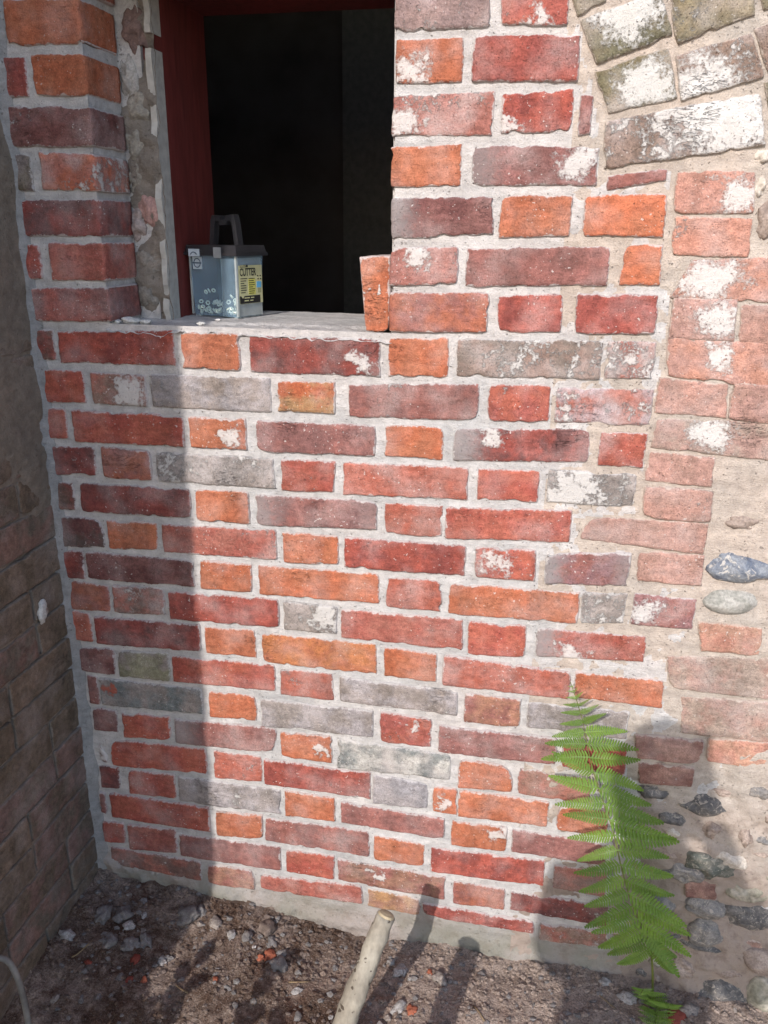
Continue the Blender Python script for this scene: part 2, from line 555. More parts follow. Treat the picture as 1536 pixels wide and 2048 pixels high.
def brick_material():
    N = Nodes('weathered_brick')
    tone = N.attr('tone', 'OBJECT').outputs['Color']
    tone2 = N.attr('tone2', 'OBJECT').outputs['Color']
    wear = N.sep(N.attr('wear', 'OBJECT').outputs['Vector'])        # chalk, burnt left end, burnt right end
    patch = N.sep(N.attr('patch', 'OBJECT').outputs['Vector'])      # x, z, size in metres
    ptone = N.attr('patch_tone', 'OBJECT').outputs['Color']
    mtone = N.attr('mortar_tone', 'OBJECT').outputs['Color']
    fp = N.sep(N.attr('face_pos').outputs['Vector'])
    fr = N.sep(N.attr('face_rel').outputs['Vector'])
    a = N.noise(19, 4, 0.6)
    b = N.noise(85, 4, 0.6)
    c = N.noise(420, 3, 0.6)
    st = N.noise(70, 3, 0.6, stretch=(0.35, 1, 1.4))
    col = N.mix(N.ramp(a, 0.40, 0.62), tone, tone2)
    col = N.mix(1.0, col, N.ramp(b, 0.25, 0.75, 0.78, 1.2), 'MULTIPLY')
    col = N.mix(1.0, col, N.ramp(st, 0.3, 0.7, 0.88, 1.1), 'MULTIPLY')
    col = N.mix(1.0, col, N.ramp(c, 0.25, 0.75, 0.76, 1.2), 'MULTIPLY')
    band = N.noise(16, 3, 0.55, stretch=(1, 1, 0.12), dist=0.3)
    col = N.mix(1.0, col, N.ramp(band, 0.36, 0.6, 0.84, 1.05), 'MULTIPLY')
    # burnt, greyed ends
    s = N.math('ADD', fr[0], N.math('MULTIPLY', N.math('SUBTRACT', b, 0.5), 0.25))
    bl = N.math('MULTIPLY', N.ramp(s, 0.05, 0.34, 1, 0), wear[1])
    br = N.math('MULTIPLY', N.ramp(s, 0.7, 0.95, 0, 1), wear[2])
    col = N.mix(N.math('MULTIPLY', N.math('MAXIMUM', bl, br), 0.85), col, (0.235, 0.215, 0.21))
    # soft bloom of salts, strengthened to paint pale lens haze into the colour
    bloom = N.math('MULTIPLY', N.ramp(N.noise(13, 3, 0.5, vec=N.vec('ADD', N.pos, (3.1, 0, 7.7))), 0.42, 0.72), N.math('ADD', N.math('MULTIPLY', wear[0], 0.55), 0.22))
    col = N.mix(N.math('MULTIPLY', bloom, N.ramp(c, 0.3, 0.6, 0.5, 1.0)), col, (0.47, 0.405, 0.385))
    # crisp traces of limewash and mortar
    cr = N.math('ADD', N.math('MULTIPLY', N.noise(48, 8, 0.8), 0.6), N.math('MULTIPLY', N.noise(9, 2), 0.4))
    thr = N.math('SUBTRACT', 0.655, N.math('MULTIPLY', wear[0], 0.19))
    crisp = N.ramp(cr, thr, N.math('ADD', thr, 0.05))
    col = N.mix(N.math('MULTIPLY', crisp, 0.82), col, (0.52, 0.49, 0.465))
    # one larger blot
    wx = N.math('MULTIPLY', N.math('SUBTRACT', N.noise(32, 3, 0.6), 0.5), 0.11)
    wz = N.math('MULTIPLY', N.math('SUBTRACT', N.noise(32, 3, 0.6, vec=N.vec('ADD', N.pos, (5.2, 1.3, 9.1))), 0.5), 0.085)
    dx = N.math('ADD', N.math('SUBTRACT', fp[0], patch[0]), wx)
    dz = N.math('ADD', N.math('MULTIPLY', N.math('SUBTRACT', fp[1], patch[1]), 1.15), wz)
    d = N.math('SQRT', N.math('ADD', N.math('MULTIPLY', dx, dx), N.math('MULTIPLY', dz, dz)))
    d = N.math('DIVIDE', d, N.math('MAXIMUM', patch[2], 0.0001))
    d = N.math('ADD', d, N.math('MULTIPLY', N.math('SUBTRACT', N.noise(150, 5, 0.75), 0.5), 2.2))
    blot = N.math('MULTIPLY', N.ramp(d, 0.5, 1.05, 1, 0), N.math('GREATER_THAN', patch[2], 0.001))
    col = N.mix(N.math('MULTIPLY', blot, 0.8), col, ptone)
    # mortar smeared over the arrises
    e = N.math('ADD', N.math('MULTIPLY', fp[2], 1000), N.math('MULTIPLY', N.math('SUBTRACT', N.noise(140, 5, 0.7), 0.46), 11))
    e = N.math('SUBTRACT', e, N.math('MULTIPLY', N.ramp(N.noise(30, 2), 0.55, 0.72), 3.0))
    smear = N.ramp(e, 0.9, 3.6, 1, 0)
    col = N.mix(N.math('MULTIPLY', smear, 0.72), col, mtone)
    spk = N.ramp(N.noise(190, 2, 0.5, vec=N.vec('ADD', N.pos, (1.7, 4.1, 2.3))), 0.665, 0.71)
    spk = N.math('MULTIPLY', spk, N.math('MULTIPLY', N.ramp(N.noise(10, 2), 0.4, 0.62), N.math('MULTIPLY', wear[0], 8.0, clamp=True)))
    col = N.mix(N.math('MULTIPLY', spk, 0.7), col, (0.55, 0.51, 0.48))
    # pits
    pit = N.ramp(N.noise(300, 2, 0.5), 0.66, 0.74)
    col = N.mix(N.math('MULTIPLY', pit, 0.5), col, (0.07, 0.045, 0.04))
    crease = N.noise(38, 5, 0.65, stretch=(0.6, 1, 2.2), dist=0.6)
    crk = N.ramp(N.math('ABSOLUTE', N.math('SUBTRACT', crease, 0.5)), 0.0, 0.012, 1, 0)
    crk = N.math('MULTIPLY', crk, N.ramp(N.noise(8, 2), 0.60, 0.72))
    col = N.mix(N.math('MULTIPLY', crk, 0.55), col, (0.07, 0.04, 0.035))
    h = N.math('ADD', N.math('MULTIPLY', b, 1.0), N.math('MULTIPLY', c, 0.45))
    h = N.math('ADD', h, N.math('MULTIPLY', crease, N.ramp(N.noise(9, 2), 0.4, 0.65, 0.1, 0.7)))
    h = N.math('SUBTRACT', h, N.math('MULTIPLY', crk, 0.7))
    h = N.math('SUBTRACT', h, N.math('MULTIPLY', pit, 0.4))
    h = N.math('ADD', h, N.math('MULTIPLY', N.math('MAXIMUM', crisp, blot), 0.35))
    return N.done(col, 0.92, N.bump(h, 0.0032, 1.0), 0.2)


def mortar_material(name, base, dirt, algae=False, lowdirt=False):
    N = Nodes(name)
    a = N.noise(7, 3)
    b = N.noise(60, 4, 0.6)
    c = N.noise(380, 3, 0.65)
    col = N.mix(N.ramp(a, 0.35, 0.7), base, [x * y for x, y in zip(base, (0.84, 0.87, 0.89))])
    col = N.mix(N.math('MULTIPLY', N.ramp(N.noise(3.1, 3, 0.6, vec=N.vec('ADD', N.pos, (2, 5, 1))), 0.45, 0.68), 0.6), col, [x * y for x, y in zip(base, (1.0, 0.95, 0.925))])
    tr = N.noise(40, 4, 0.6, stretch=(0.25, 1, 1.6))
    col = N.mix(1.0, col, N.ramp(tr, 0.3, 0.7, 0.88, 1.07), 'MULTIPLY')
    col = N.mix(1.0, col, N.ramp(b, 0.25, 0.75, 0.84, 1.1), 'MULTIPLY')
    col = N.mix(1.0, col, N.ramp(c, 0.25, 0.75, 0.88, 1.08), 'MULTIPLY')
    col = N.mix(N.math('MULTIPLY', N.ramp(N.noise(24, 6, 0.7), 0.55, 0.72), 0.38), col, dirt)
    pit = N.ramp(N.noise(190, 2, 0.5), 0.672, 0.72)
    col = N.mix(N.math('MULTIPLY', pit, 0.6), col, (0.10, 0.085, 0.07))
    if lowdirt:
        z = N.sep(N.pos)
        k = N.math('ADD', z[2], N.math('MULTIPLY', N.math('SUBTRACT', N.noise(7, 5, 0.65), 0.5), 0.7))
        col = N.mix(N.ramp(k, 0.05, 0.50, 0.8, 0.0), col, (0.275, 0.215, 0.18))
        col = N.mix(N.math('MULTIPLY', N.ramp(N.noise(26, 5, 0.7), 0.5, 0.66), N.ramp(k, 0.2, 0.5, 0.7, 0.1)), col, (0.20, 0.15, 0.125))
    if algae:
        z = N.sep(N.pos)
        k = N.math('ADD', z[2], N.math('MULTIPLY', N.math('SUBTRACT', N.noise(9, 4), 0.5), 0.16))
        low = N.ramp(k, -0.10, 0.02, 1, 0)
        col = N.mix(N.math('MULTIPLY', N.ramp(N.noise(30, 6, 0.75), 0.48, 0.62), N.math('MULTIPLY', low, 0.75)), col, (0.17, 0.125, 0.10))
        gm = N.math('MULTIPLY', low, N.ramp(N.noise(5.5, 3), 0.42, 0.6))
        col = N.mix(N.math('MULTIPLY', low, 0.75), col, (0.26, 0.215, 0.185))
        col = N.mix(N.math('MULTIPLY', gm, 0.45), col, (0.15, 0.165, 0.12))
    h = N.math('ADD', b, N.math('MULTIPLY', c, 0.8))
    h = N.math('ADD', h, N.math('MULTIPLY', tr, 0.8))
    h = N.math('SUBTRACT', h, N.math('MULTIPLY', pit, 0.8))
    return N.done(col, 0.95, N.bump(h, 0.0032, 1.0), 0.15)


BRICK = brick_material()
MORTAR = mortar_material('fresh_lime_mortar', MORTAR_NEW, (0.36, 0.31, 0.28), True)
OLDMORTAR = mortar_material('old_sandy_mortar', MORTAR_OLD, (0.36, 0.30, 0.24), False, True)
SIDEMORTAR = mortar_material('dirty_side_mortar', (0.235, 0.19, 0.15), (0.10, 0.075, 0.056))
FILLET = mortar_material('grey_fillet', (0.30, 0.29, 0.285), (0.2, 0.17, 0.15))


def soil_material():
    N = Nodes('soil')
    p = N.sep(N.pos)
    a = N.noise(5, 4, 0.6)
    b = N.noise(45, 5, 0.7)
    c = N.noise(260, 4, 0.7)
    dark = (0.095, 0.058, 0.041)
    dust = (0.34, 0.262, 0.215)
    # mortar dust lies thickest near the foot of the wall on the right
    k = N.math('ADD', N.ramp(p[0], -0.45, 0.0, 0.0, 0.55), N.math('MULTIPLY', N.math('SUBTRACT', a, 0.5), 1.5))
    k = N.math('ADD', k, N.math('MULTIPLY', N.math('SUBTRACT', b, 0.5), 1.2))
    col = N.mix(N.ramp(k, -0.25, 0.42), dark, dust)
    col = N.mix(N.math('MULTIPLY', N.ramp(N.noise(11, 3), 0.55, 0.7), 0.5), col, (0.12, 0.058, 0.04))
    col = N.mix(1.0, col, N.ramp(c, 0.25, 0.75, 0.55, 1.45), 'MULTIPLY')
    g = N.ramp(N.noise(330, 3, 0.6), 0.6, 0.68)
    col = N.mix(N.math('MULTIPLY', g, 0.55), col, (0.38, 0.33, 0.30))
    h = N.math('ADD', N.math('MULTIPLY', b, 1.2), c)
    return N.done(col, 0.97, N.bump(h, 0.006, 1.0), 0.1)


def stone_material(name, c1, c2, scale=30, rough=0.8, streak=None, bump=0.002):
    N = Nodes(name)
    a = N.noise(scale, 5, 0.65, dist=0.8)
    b = N.noise(scale * 7, 3, 0.6)
    col = N.mix(N.ramp(a, 0.35, 0.65), c1, c2)
    col = N.mix(1.0, col, N.ramp(b, 0.25, 0.75, 0.75, 1.2), 'MULTIPLY')
    if streak:
        col = N.mix(N.math('MULTIPLY', N.ramp(N.noise(scale * 1.7, 4, 0.6, dist=1.5), 0.56, 0.62), 0.8), col, streak)
    return N.done(col, rough, N.bump(N.math('ADD', a, N.math('MULTIPLY', b, 0.5)), bump, 0.8), 0.35)


SOIL = soil_material()
STONE = {
    'flint_dark': stone_material('dark_flint', (0.065, 0.063, 0.066), (0.15, 0.135, 0.125), 45, 0.6, (0.30, 0.26, 0.22), .004),
    'flint_blue': stone_material('blue_grey_flint', (0.10, 0.115, 0.15), (0.22, 0.23, 0.25), 40, 0.35, (0.45, 0.41, 0.37), 0.004),
    'flint_gray': stone_material('grey_flint', (0.15, 0.14, 0.135), (0.25, 0.225, 0.205), 45, 0.75, (0.36, 0.31, 0.265), .004),
    'flint_green': stone_material('green_grey_flint', (0.085, 0.092, 0.078), (0.16, 0.15, 0.125), 45, 0.75, (0.30, 0.27, 0.22), .004),
    'pebble': stone_material('grey_pebble', (0.22, 0.215, 0.19), (0.36, 0.34, 0.31), 30, 0.75),
    'stone_brown': stone_material('brown_stone', (0.22, 0.165, 0.135), (0.33, 0.26, 0.22), 40, 0.85),
    'stone_pale': stone_material('pale_stone', (0.42, 0.36, 0.30), (0.52, 0.46, 0.40), 30, 0.9),
    'stone_green': stone_material('olive_stone', (0.20, 0.185, 0.14), (0.36, 0.32, 0.26), 20, 0.85),
    'mortar_lump': stone_material('pale_mortar_lump', (0.47, 0.45, 0.42), (0.56, 0.53, 0.50), 40, 0.95),
}

PAL = {'o': (204, 112, 72), 'ro': (196, 102, 78), 'r': (188, 90, 73), 'dr': (164, 80, 70), 'd': (130, 80, 76), 'p': (172, 108, 98),
       'pd': (154, 102, 95), 'pw': (166, 138, 134), 'kw': (187, 116, 102), 'k': (194, 116, 98), 'kr': (184, 100, 86), 'g': (160, 146, 138),
       'gl': (146, 126, 112), 'w': (205, 184, 177), 'wl': (203, 176, 174), 'wg': (184, 170, 162), 'gm': (168, 136, 122), 'db': (134, 104, 92),
       'dg': (116, 98, 92), 'b': (190, 106, 74), 'bw': (186, 108, 78), 'rw': (187, 96, 82), 'ob': (203, 120, 82), 'oy': (209, 126, 68), 'oc': (208, 110, 66),
       'pg': (160, 116, 118), 'yl': (168, 158, 124), 'gb': (136, 140, 138), 'wb': (196, 194, 190), 'gv': (178, 168, 168), 'pb': (158, 116, 102),
       'bk': (180, 128, 104), 'tn': (192, 144, 96), 'yd': (112, 100, 74), 'ow': (200, 106, 68), 'dk': (128, 90, 88), 'pk': (158, 104, 98),
       'q1': (207, 142, 120), 'q2': (206, 147, 126), 'q3': (205, 153, 137), 'q4': (186, 142, 126), 'q5': (206, 152, 124), 'q6': (178, 154, 138), 'q7': (150, 106, 96),
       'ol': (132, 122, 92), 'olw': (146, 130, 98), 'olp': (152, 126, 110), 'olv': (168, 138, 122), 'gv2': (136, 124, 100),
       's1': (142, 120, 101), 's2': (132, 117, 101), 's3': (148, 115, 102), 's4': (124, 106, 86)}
SECOND = {'o': 'ob', 'ro': 'r', 'r': 'dr', 'dr': 'd', 'd': 'pd', 'p': 'pd', 'pd': 'p', 'k': 'ro', 'kr': 'k', 'g': 'gv', 'gl': 'gm', 'w': 'k', 'wl': 'k',
          'wg': 'g', 'gm': 'k', 'db': 'dr', 'dg': 'd', 'b': 'p', 'bw': 'o', 'rw': 'ro', 'ob': 'o', 'oy': 'ob', 'oc': 'tn', 'pg': 'p', 'yl': 'g', 'gb': 'g',
          'wb': 'gb', 'pb': 'k', 'bk': 'p', 'tn': 'bk', 'yd': 'dg', 'ow': 'k', 'dk': 'dr', 'pk': 'kr', 'q1': 'q2', 'q2': 'q3', 'q3': 'q4', 'q4': 'q6', 'q5': 'q1',
          'q6': 'q4', 'q7': 'q4', 'ol': 'olw', 'olw': 'ol', 'olp': 'olv', 'olv': 'olp', 's1': 's4', 's2': 's1', 's3': 's2', 's4': 's3'}
CHALK = {'pw': .55, 'kw': .55, 'rw': .45, 'w': .75, 'wl': .7, 'wg': .85, 'gl': .7, 'gm': .55, 'bw': .3, 'wb': .6, 'ow': .7, 'gv': .35, 'g': .35, 'k': .3,
         'ol': .55, 'olw': .66, 'olp': .6, 'olv': 1.0, 'gv2': .3, 'p': .3, 'pg': .3, 'kr': .25, 'o': .1, 'ob': .12, 'oy': .1, 'r': .18, 'dr': .15, 'd': .18,
         's1': 0., 's2': 0., 's3': 0., 's4': 0., 'q1': .2, 'q2': .3, 'q3': .25, 'q4': .2, 'q5': .15, 'q6': .3, 'q7': .1}


def brick_mesh(quad, depth, seed, res=0.006, proud=0.0, rough=1.0, mesh_name='brick', corner=1.0, grow=0.0017, arris=0):
    """quad: TL TR BR BL as (x, z); face looks to -Y; origin in the middle of the quad. Returns (mesh, centre)."""
    q = np.array(quad, float)
    cen = q.mean(0)
    q = q - cen
    ux, uz = (q[1] - q[0]) / np.linalg.norm(q[1] - q[0]), (q[0] - q[3]) / np.linalg.norm(q[0] - q[3])
    q = q + np.array([-ux + uz, ux + uz, ux - uz, -ux - uz]) * grow
    L = 0.5 * (np.linalg.norm(q[1] - q[0]) + np.linalg.norm(q[2] - q[3]))
    H = 0.5 * (np.linalg.norm(q[0] - q[3]) + np.linalg.norm(q[1] - q[2]))

    def spacing(l):
        e = [0, 0.0012, 0.0032, 0.0065]
        e = [x for x in e if x < l * 0.4]
        n = max(1, int(round((l - 2 * e[-1]) / res)))
        mid = list(np.linspace(e[-1], l - e[-1], n + 1))[1:-1]
        return np.array(e + mid + [l - x for x in reversed(e)]) / l
    s, t = spacing(L), spacing(H)
    ns, nt = len(s), len(t)
    Sg, Tg = np.meshgrid(s, t)
    Sg, Tg = Sg.ravel(), Tg.ravel()
    P2 = (q[3] * ((1 - Sg) * (1 - Tg))[:, None] + q[2] * (Sg * (1 - Tg))[:, None] + q[1] * (Sg * Tg)[:, None] + q[0] * ((1 - Sg) * Tg)[:, None])
    X, Z = P2[:, 0].copy(), P2[:, 1].copy()
    du, dv = np.minimum(Sg, 1 - Sg) * L, np.minimum(Tg, 1 - Tg) * H
    sx, sz = np.where(Sg < .5, 1, -1), np.where(Tg < .5, 1, -1)
    rng = np.random.RandomState(seed)
    rc = corner * rng.choice([0.0015, 0.003, 0.005, 0.008, 0.015], size=4, p=[.42, .34, .16, .06, .02])
    ci = (Sg > .5).astype(int) + 2 * (Tg > .5).astype(int)
    k = rc[ci] * np.exp(-(du + dv) / (rc[ci] * 1.3)) * 0.75
    X += sx * k
    Z += sz * k
    base = np.stack([X + cen[0], np.zeros_like(X), Z + cen[1]], 1)
    # ragged arrises
    w1 = (vn(base * 38, seed) - .5) * 0.0026 + (vn(base * 130, seed + 3) - .5) * 0.0026
    w2 = (vn(base * 38, seed + 7) - .5) * 0.0026 + (vn(base * 130, seed + 9) - .5) * 0.0026
    bite = np.maximum(0, vn(base * 55, seed + 5) - .68) * 0.022 * rough
    near = np.exp(-np.minimum(du, dv) / 0.006)
    fade_u, fade_v = np.exp(-du / 0.02), np.exp(-dv / 0.02)
    X += rough * w1 * np.maximum(fade_u, .2) + sx * bite * near * (du < dv)
    Z += rough * w2 * np.maximum(fade_v, .2) + sz * bite * near * (dv <= du)
    d = np.minimum(du, dv)
    Y = 0.0070 * np.exp(-d / 0.0009) + 0.0005 * np.exp(-d / 0.004)
    Y += (vn(base * 14, seed + 21) - .5) * 0.0016 * rough + (fbm(base * np.array([34, 1, 60]), seed + 23, 3) - .5) * 0.0034 * rough
    Y += np.maximum(0, fbm(base * 30, seed + 31, 2) - .66) * 0.012 * rough
    Y -= proud
    n0 = len(X)
    V = np.stack([X, Y, Z], 1)
    idx = lambda i, j: j * ns + i
    F = [(idx(i, j), idx(i + 1, j), idx(i + 1, j + 1), idx(i, j + 1)) for j in range(nt - 1) for i in range(ns - 1)]
    loop = [idx(i, 0) for i in range(ns)] + [idx(ns - 1, j) for j in range(1, nt)] + [idx(i, nt - 1) for i in range(ns - 2, -1, -1)] + [idx(0, j) for j in range(nt - 2, 0, -1)]
    rings = [0.5, 1.0] if depth < 0.05 else [0.08, 0.3, 0.6, 0.93, 1.0]
    prev = loop
    allV = [V]
    cnt = n0
    rel = [np.stack([Sg, Tg], 1)]
    nd = d if not arris else np.minimum(dv, (Sg if arris > 0 else 1 - Sg) * L)
    dist = [nd]
    met = [np.stack([Sg * L, Tg * H], 1)]
    for r in rings:
        R = V[loop].copy()
        y = R[:, 1] + (depth - R[:, 1]) * r
        R[:, 1] = y
        if depth > 0.05 and r < 1:
            pp = R + np.array([cen[0], 0, cen[1]])
            R[:, 0] += (vn(pp * 40, seed + 41) - .5) * .003
            R[:, 2] += (vn(pp * 40, seed + 43) - .5) * .003
        allV.append(R)
        cur = list(range(cnt, cnt + len(loop)))
        cnt += len(loop)
        m = len(loop)
        F += [(prev[a], cur[a], cur[(a + 1) % m], prev[(a + 1) % m]) for a in range(m)]
        rel.append(np.stack([Sg[loop], Tg[loop]], 1))
        met.append(np.stack([Sg[loop] * L, Tg[loop] * H], 1))
        dist.append((nd if arris else d)[loop])
        prev = cur
    F.append(tuple(reversed(prev)))
    V = np.concatenate(allV)
    me = bpy.data.meshes.new(mesh_name)
    me.from_pydata(V.tolist(), [], F)
    me.polygons.foreach_set('use_smooth', [True] * len(me.polygons))
    rel, dist, met = np.concatenate(rel), np.concatenate(dist), np.concatenate(met)
    A = me.attributes.new('face_pos', 'FLOAT_VECTOR', 'POINT')
    A.data.foreach_set('vector', np.stack([met[:, 0], met[:, 1], dist], 1).astype(np.float32).ravel())
    A = me.attributes.new('face_rel', 'FLOAT_VECTOR', 'POINT')
    A.data.foreach_set('vector', np.stack([rel[:, 0], rel[:, 1], rel[:, 0] * 0], 1).astype(np.float32).ravel())
    me.update()
    me.materials.append(BRICK)
    return me, cen, L, H


SEED = [100]


def brick(quad, code, parent, feat=None, depth=0.03, mortar=MORTAR_NEW, res=0.006, proud=None, rough=1.0, name='brick', frame=None, corner=1.0, grow=0.0017, arris=0):
    SEED[0] += 1
    sd = SEED[0]
    if proud is None:
        proud = RND.uniform(-0.0005, 0.0022)
    me, cen, L, H = brick_mesh(quad, depth, sd, res, proud, rough, name, corner, grow, arris)
    o = bpy.data.objects.new(name, me)
    COL.objects.link(o)
    o.parent = parent
    if frame is None:
        o.location = (cen[0], 0, cen[1])
    else:
        o.matrix_local = frame(cen)
    j = RND.uniform(-0.10, 0.10)
    hue = RND.uniform(-0.05, 0.05)
    t = alb(*PAL[code])
    t = [t[0] * (1 + j + hue), t[1] * (1 + j), t[2] * (1 + j - hue)]
    o['tone'] = t
    o['tone2'] = alb(*PAL[SECOND.get(code, code)])
    chalk = CHALK.get(code, 0.15)
    wear = [chalk, 0.0, 0.0]
    patch = [0.0, 0.0, 0.0]
    ptone = [0.55, 0.525, 0.50]
    if feat:
        k = feat[0]
        if k == 'C':
            wear[0] = max(chalk, feat[1])
        if k == 'B':
            wear[1:] = feat[1:3]
        if k in ('P', 'PB', 'PO'):
            patch = [feat[1] * L, feat[2] * H, feat[3] * 1.15]
        if k == 'PB':
            wear[1:] = feat[4:6]
        if k == 'PO':
            ptone = alb(205, 90, 55)
    o['wear'] = [float(x) for x in wear]
    o['patch'] = [float(x) for x in patch]
    o['patch_tone'] = ptone
    o['mortar_tone'] = list(mortar)
    return o


def rect(r):
    xl, tl, bl, xr, tr, br = [v / 1000 for v in r[:6]]
    return [(xl, tl), (xr, tr), (xr, br), (xl, bl)]


def sheet(name, x0, x1, z0, z1, step, yfun, keep, mat, parent, kind=None):
    nx, nz = int(round((x1 - x0) / step)) + 1, int(round((z1 - z0) / step)) + 1
    xs, zs = np.linspace(x0, x1, nx), np.linspace(z0, z1, nz)
    Xg, Zg = np.meshgrid(xs, zs)
    Xf, Zf = Xg.ravel(), Zg.ravel()
    Y = yfun(Xf, Zf)
    K = keep(Xf, Zf)
    V = np.stack([Xf, Y, Zf], 1)
    i, j = np.meshgrid(np.arange(nx - 1), np.arange(nz - 1))
    a = (j * nx + i).ravel()
    Q = np.stack([a, a + 1, a + nx + 1, a + nx], 1)
    ok = K[Q].all(1)
    Q = Q[ok]
    used = np.unique(Q)
    mp = -np.ones(len(V), int)
    mp[used] = np.arange(len(used))
    o = mesh_obj(name, V[used].tolist(), mp[Q].tolist(), mat, parent, kind=kind)
    return o


# ---------------------------------------------------------------- ground
BASE_X = [-1.3, -0.97, -0.80, -0.60, -0.48, -0.36, -0.20, 0.0, 0.25, 0.55, 1.6]
BASE_Z = [-0.055, -0.060, -0.085, -0.100, -0.125, -0.138, -0.122, -0.112, -0.124, -0.124, -0.12]


def ground_z(x, y):
    x, y = np.atleast_1d(np.asarray(x, float)), np.atleast_1d(np.asarray(y, float))
    p = np.stack([x, y, np.zeros_like(x)], 1)
    near = np.clip(1 + y / 0.35, 0, 1)
    z = near * np.interp(x, BASE_X, BASE_Z) + (1 - near) * -0.105
    fade = np.exp(-np.maximum(0, np.hypot(x, y + 0.5) - 2.5) / 2.0)
    z += ((fbm(p * 7, 3, 3) - .5) * 0.045 + (fbm(p * 40, 5, 3) - .5) * 0.014 + (vn(p * 150, 9) - .5) * 0.004) * fade
    return z


def axis(lo, hi, step, far):
    core = list(np.arange(lo, hi + 1e-6, step))
    out, d = [], step
    a, b = [], []
    x = lo
    while x > -far:
        d *= 1.35
        x -= d
        a.append(x)
    d, x = step, hi
    while x < far:
        d *= 1.35
        x += d
        b.append(x)
    return np.array(a[::-1] + core + b)


gx, gy = axis(-1.05, 0.75, 0.007, 60), axis(-0.62, 0.02, 0.007, 60)
Xg, Yg = np.meshgrid(gx, gy)
Xf, Yf = Xg.ravel(), Yg.ravel()
Zf = ground_z(Xf, Yf)
Zf = np.where(Yf > 0.03, -0.25, Zf)
nx, ny = len(gx), len(gy)
i, j = np.meshgrid(np.arange(nx - 1), np.arange(ny - 1))
a = (j * nx + i).ravel()
mesh_obj('ground', np.stack([Xf, Yf, Zf], 1).tolist(), np.stack([a, a + 1, a + nx + 1, a + nx], 1).tolist(), SOIL, kind='structure')

# ---------------------------------------------------------------- the rebuilt brick wall
wall = thing('brick_wall', 'sunlit wall of reclaimed red bricks in fresh pale mortar around the dark window', 'brick wall', (-0.3, 0, -0.1))
wall_inv = wall.location.copy()


def to_parent(o, p):
    o.location = Vector(o.location) - Vector(p.location)
    return o


EX = np.array([p[1] for p in EDGE][::-1]) / 1000.0   # z rising
EXX = np.array([p[0] for p in EDGE][::-1]) / 1000.0


def in_poly(x, z, poly):
    n = len(poly)
    c = np.zeros(len(x), bool)
    for i in range(n):
        x1, z1 = poly[i]
        x2, z2 = poly[(i + 1) % n]
        m = ((z1 > z) != (z2 > z)) & (x < (x2 - x1) * (z - z1) / ((z2 - z1) or 1e-9) + x1)
        c ^= m
    return c


NEWPOLY = [(-1.3, 2.45), (0.03, 2.45), (0.02, 1.9)] + [(p[0] / 1000.0, p[1] / 1000.0) for p in EDGE] + [(0.26, -0.3), (-1.3, -0.3)]
WIN = (-0.820, -0.282, 1.226, 1.806)


def wob(x, z, s, amp, seed):
    p = np.stack([x * s, z * 0, z * s], 1)
    return (fbm(p, seed, 3) - .5) * amp


def new_y(x, z):
    y = 0.0046 + wob(x, z, 45, 0.0034, 2) + wob(x, z, 11, 0.0024, 4) + wob(x, z, 120, 0.0020, 6)
    foot = np.clip((0.035 - z) / 0.05, 0, 1) * (z < 0.04)
    zf = np.interp(x, [-1, -.7, -.45, -.2, .05, .25], [-.02, -.045, -.085, -.085, -.09, -.095])
    foot = np.clip((zf - z) / 0.025, 0, 1)
    y -= foot * (0.008 + wob(x, z, 13, 0.024, 8) + wob(x, z, 50, 0.014, 9) + wob(x, z, 140, 0.005, 10))
    return y


def new_keep(x, z):
    jit = wob(x, z, 40, 0.016, 12)
    k = in_poly(x + jit, z + wob(x, z, 40, 0.012, 13), NEWPOLY)
    k &= ~((x > WIN[0] + .001) & (x < WIN[1] - .001) & (z > WIN[2]) & (z < WIN[3]))
    return k


sheet('mortar', -1.0, 0.46, -0.2, 2.0, 0.005, new_y, new_keep, MORTAR, None).parent = wall
to_parent(bpy.data.objects['mortar'], wall)
core = Geo()
core.box(-1.24, 1.62, 0.014, 0.34, -0.4, 1.214)
core.box(-0.285, 1.62, 0.016, 0.34, 1.214, 2.44)
core.box(-1.24, -0.8215, 0.010, 0.125, 1.214, 2.44)
core.box(-1.24, -0.775, 0.125, 0.34, 1.2141, 2.44)
core.box(-0.775, -0.285, 0.016, 0.34, 1.83, 2.44)
c_ = core.build('wall_core', MORTAR, wall)
to_parent(c_, wall)


def put(o):
    o.location = Vector(o.location) - wall.location
    return o


for row in COURSES:
    for r in row:
        jamb = r[0] < -270 and r[5] > 1226 and r[0] > -300
        put(brick(rect(r), r[6], wall, r[7] if len(r) > 7 else None, depth=0.105 if jamb else 0.03, arris=-1 if jamb else 0))
for r in PIER:
    put(brick(rect(r), r[6], wall, None, depth=0.118 if r[3] > -860 else 0.03, arris=1 if r[3] > -860 else 0))
for r in ABOVE:
    put(brick(rect(r), r[6], wall, None, res=0.02))

# mortar of the pier's return, seen between the brick ends
g = Geo()
rg = sheet('return_mortar', 0.0, 0.118, 1.222, 1.83, 0.006, lambda x, z: wob(x, z, 45, 0.004, 31), lambda x, z: x > -1, MORTAR, None)
rg.matrix_world = Matrix(((0, -1, 0, -0.8225 - wall.location.x), (1, 0, 0, 0.004 - wall.location.y), (0, 0, 1, -wall.location.z), (0, 0, 0, 1)))
rg.parent = wall

# ---------------------------------------------------------------- window opening
RUB = mortar_material('rough_old_render', (0.23, 0.195, 0.165), (0.11, 0.085, 0.07))
PLASTER = plain('white_plaster', (0.40, 0.38, 0.35), 0.9, 0.2, 0.15, 60, 0.001)


